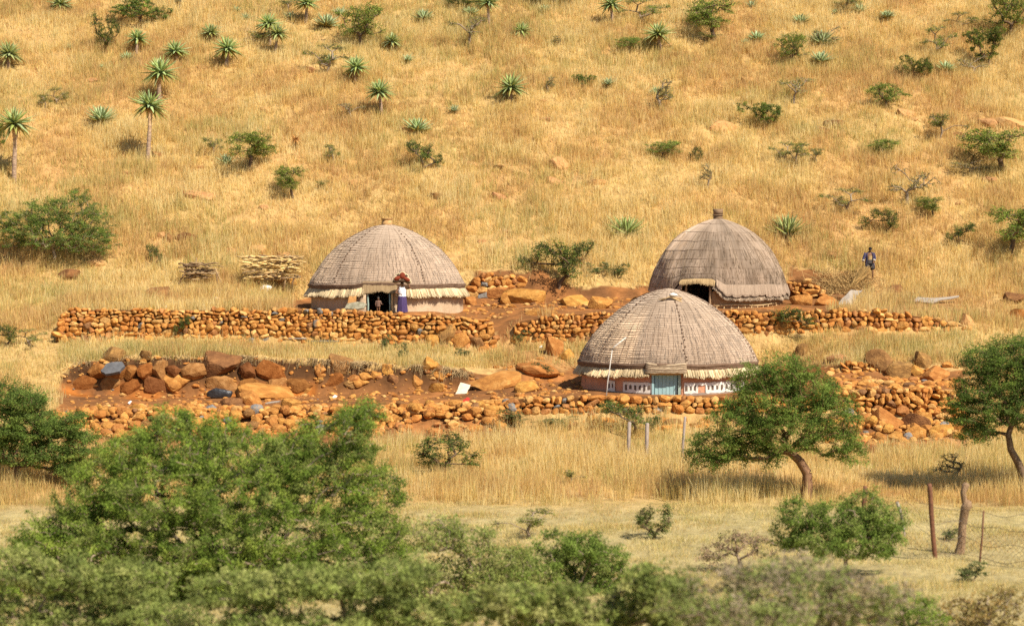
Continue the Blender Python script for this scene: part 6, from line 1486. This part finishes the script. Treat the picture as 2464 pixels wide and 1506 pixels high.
# the man on the slope
X, D, Zg = gp(2091, 674); H = 1.80
root = person('man in an open blue coat and dark shorts walking down the slope and looking aside', (X, D, Zg), H, None, None, 0)
J = {k: np.array(v)*H for k, v in dict(pelvis=(0,0,.53), waist=(-.005,0,.62), chest=(-.01,0.0,.75), neck0=(-.005,-.01,.835), neck1=(.0,-.03,.87), shL=(-.125,0,.80), elL=(-.185,-.02,.655), wrL=(-.215,-.10,.565),
     shR=(.105,0,.80), elR=(.155,0,.665), wrR=(.11,-.11,.575), hipL=(-.055,0,.50), knL=(-.07,-.03,.27), anL=(-.07,0.02,.045), toL=(-.08,-.075,.02), hipR=(.055,0,.50), knR=(.085,-.05,.27), anR=(.085,-.03,.045), toR=(.09,-.125,.02)).items()}
body_from(root, H, J, np.array([0.005, -0.045, .93])*H, 0.235, (0.65, -1), 0.35, [('wrL', (-0.35, -0.35, -0.8), (0.8, -0.3, 0), 0.5, -1), ('wrR', (-0.3, -0.6, -0.6), (-0.6, 0.2, -0.4), 0.7, 1)])
m = MB(); loft(m, [(.60*H,.092*H,.076*H,0,0), (.68*H,.09*H,.078*H,0,0), (.735*H,.088*H,.078*H,0,0)], 18); m.build('undershirt', M_shirt, root)
m = MB(); loft(m, [(.615*H,.092*H,.078*H,0,0), (.55*H,.112*H,.095*H,0,0), (.50*H,.116*H,.098*H,0,0)], 18)
for sx, k in ((-1, 'L'), (1, 'R')): m.tube([J['hip'+k]+np.array([0, 0, .02*H]), (J['hip'+k]+J['kn'+k])/2+np.array([0, 0, .02*H]), J['kn'+k]+np.array([0, 0, .05*H])], np.array([.070, .066, .066])*H, 10)
m.build('shorts', M_shorts, root)
m = MB(); g = [1.0, .85, .75, .7, .7, .62, .55]
loft(m, [(.36*H,.165*H,.125*H,0,0.01), (.46*H,.150*H,.115*H,0,0), (.55*H,.138*H,.11*H,0,0), (.63*H,.125*H,.10*H,0,0), (.72*H,.132*H,.098*H,0,0), (.80*H,.128*H,.08*H,0,0), (.845*H,.062*H,.05*H,0,0)], 26, 0.0, 0, g)
for k in 'LR': m.tube([J['sh'+k]+np.array([0, 0, .01*H]), (J['sh'+k]+J['el'+k])/2, J['el'+k], J['el'+k]+(J['wr'+k]-J['el'+k])*0.72], np.array([.050, .047, .043, .042])*H, 10)
coat = m.build('coat', M_coat, root); sm = coat.modifiers.new('cloth', 'SOLIDIFY'); sm.thickness = 0.012
for k in 'LR':
    m = MB(); a = J['el'+k]+(J['wr'+k]-J['el'+k])*0.70; b_ = J['el'+k]+(J['wr'+k]-J['el'+k])*0.95; m.tube([a, b_], np.array([.048, .044])*H, 10); m.build('cuff', M_cuff, root)
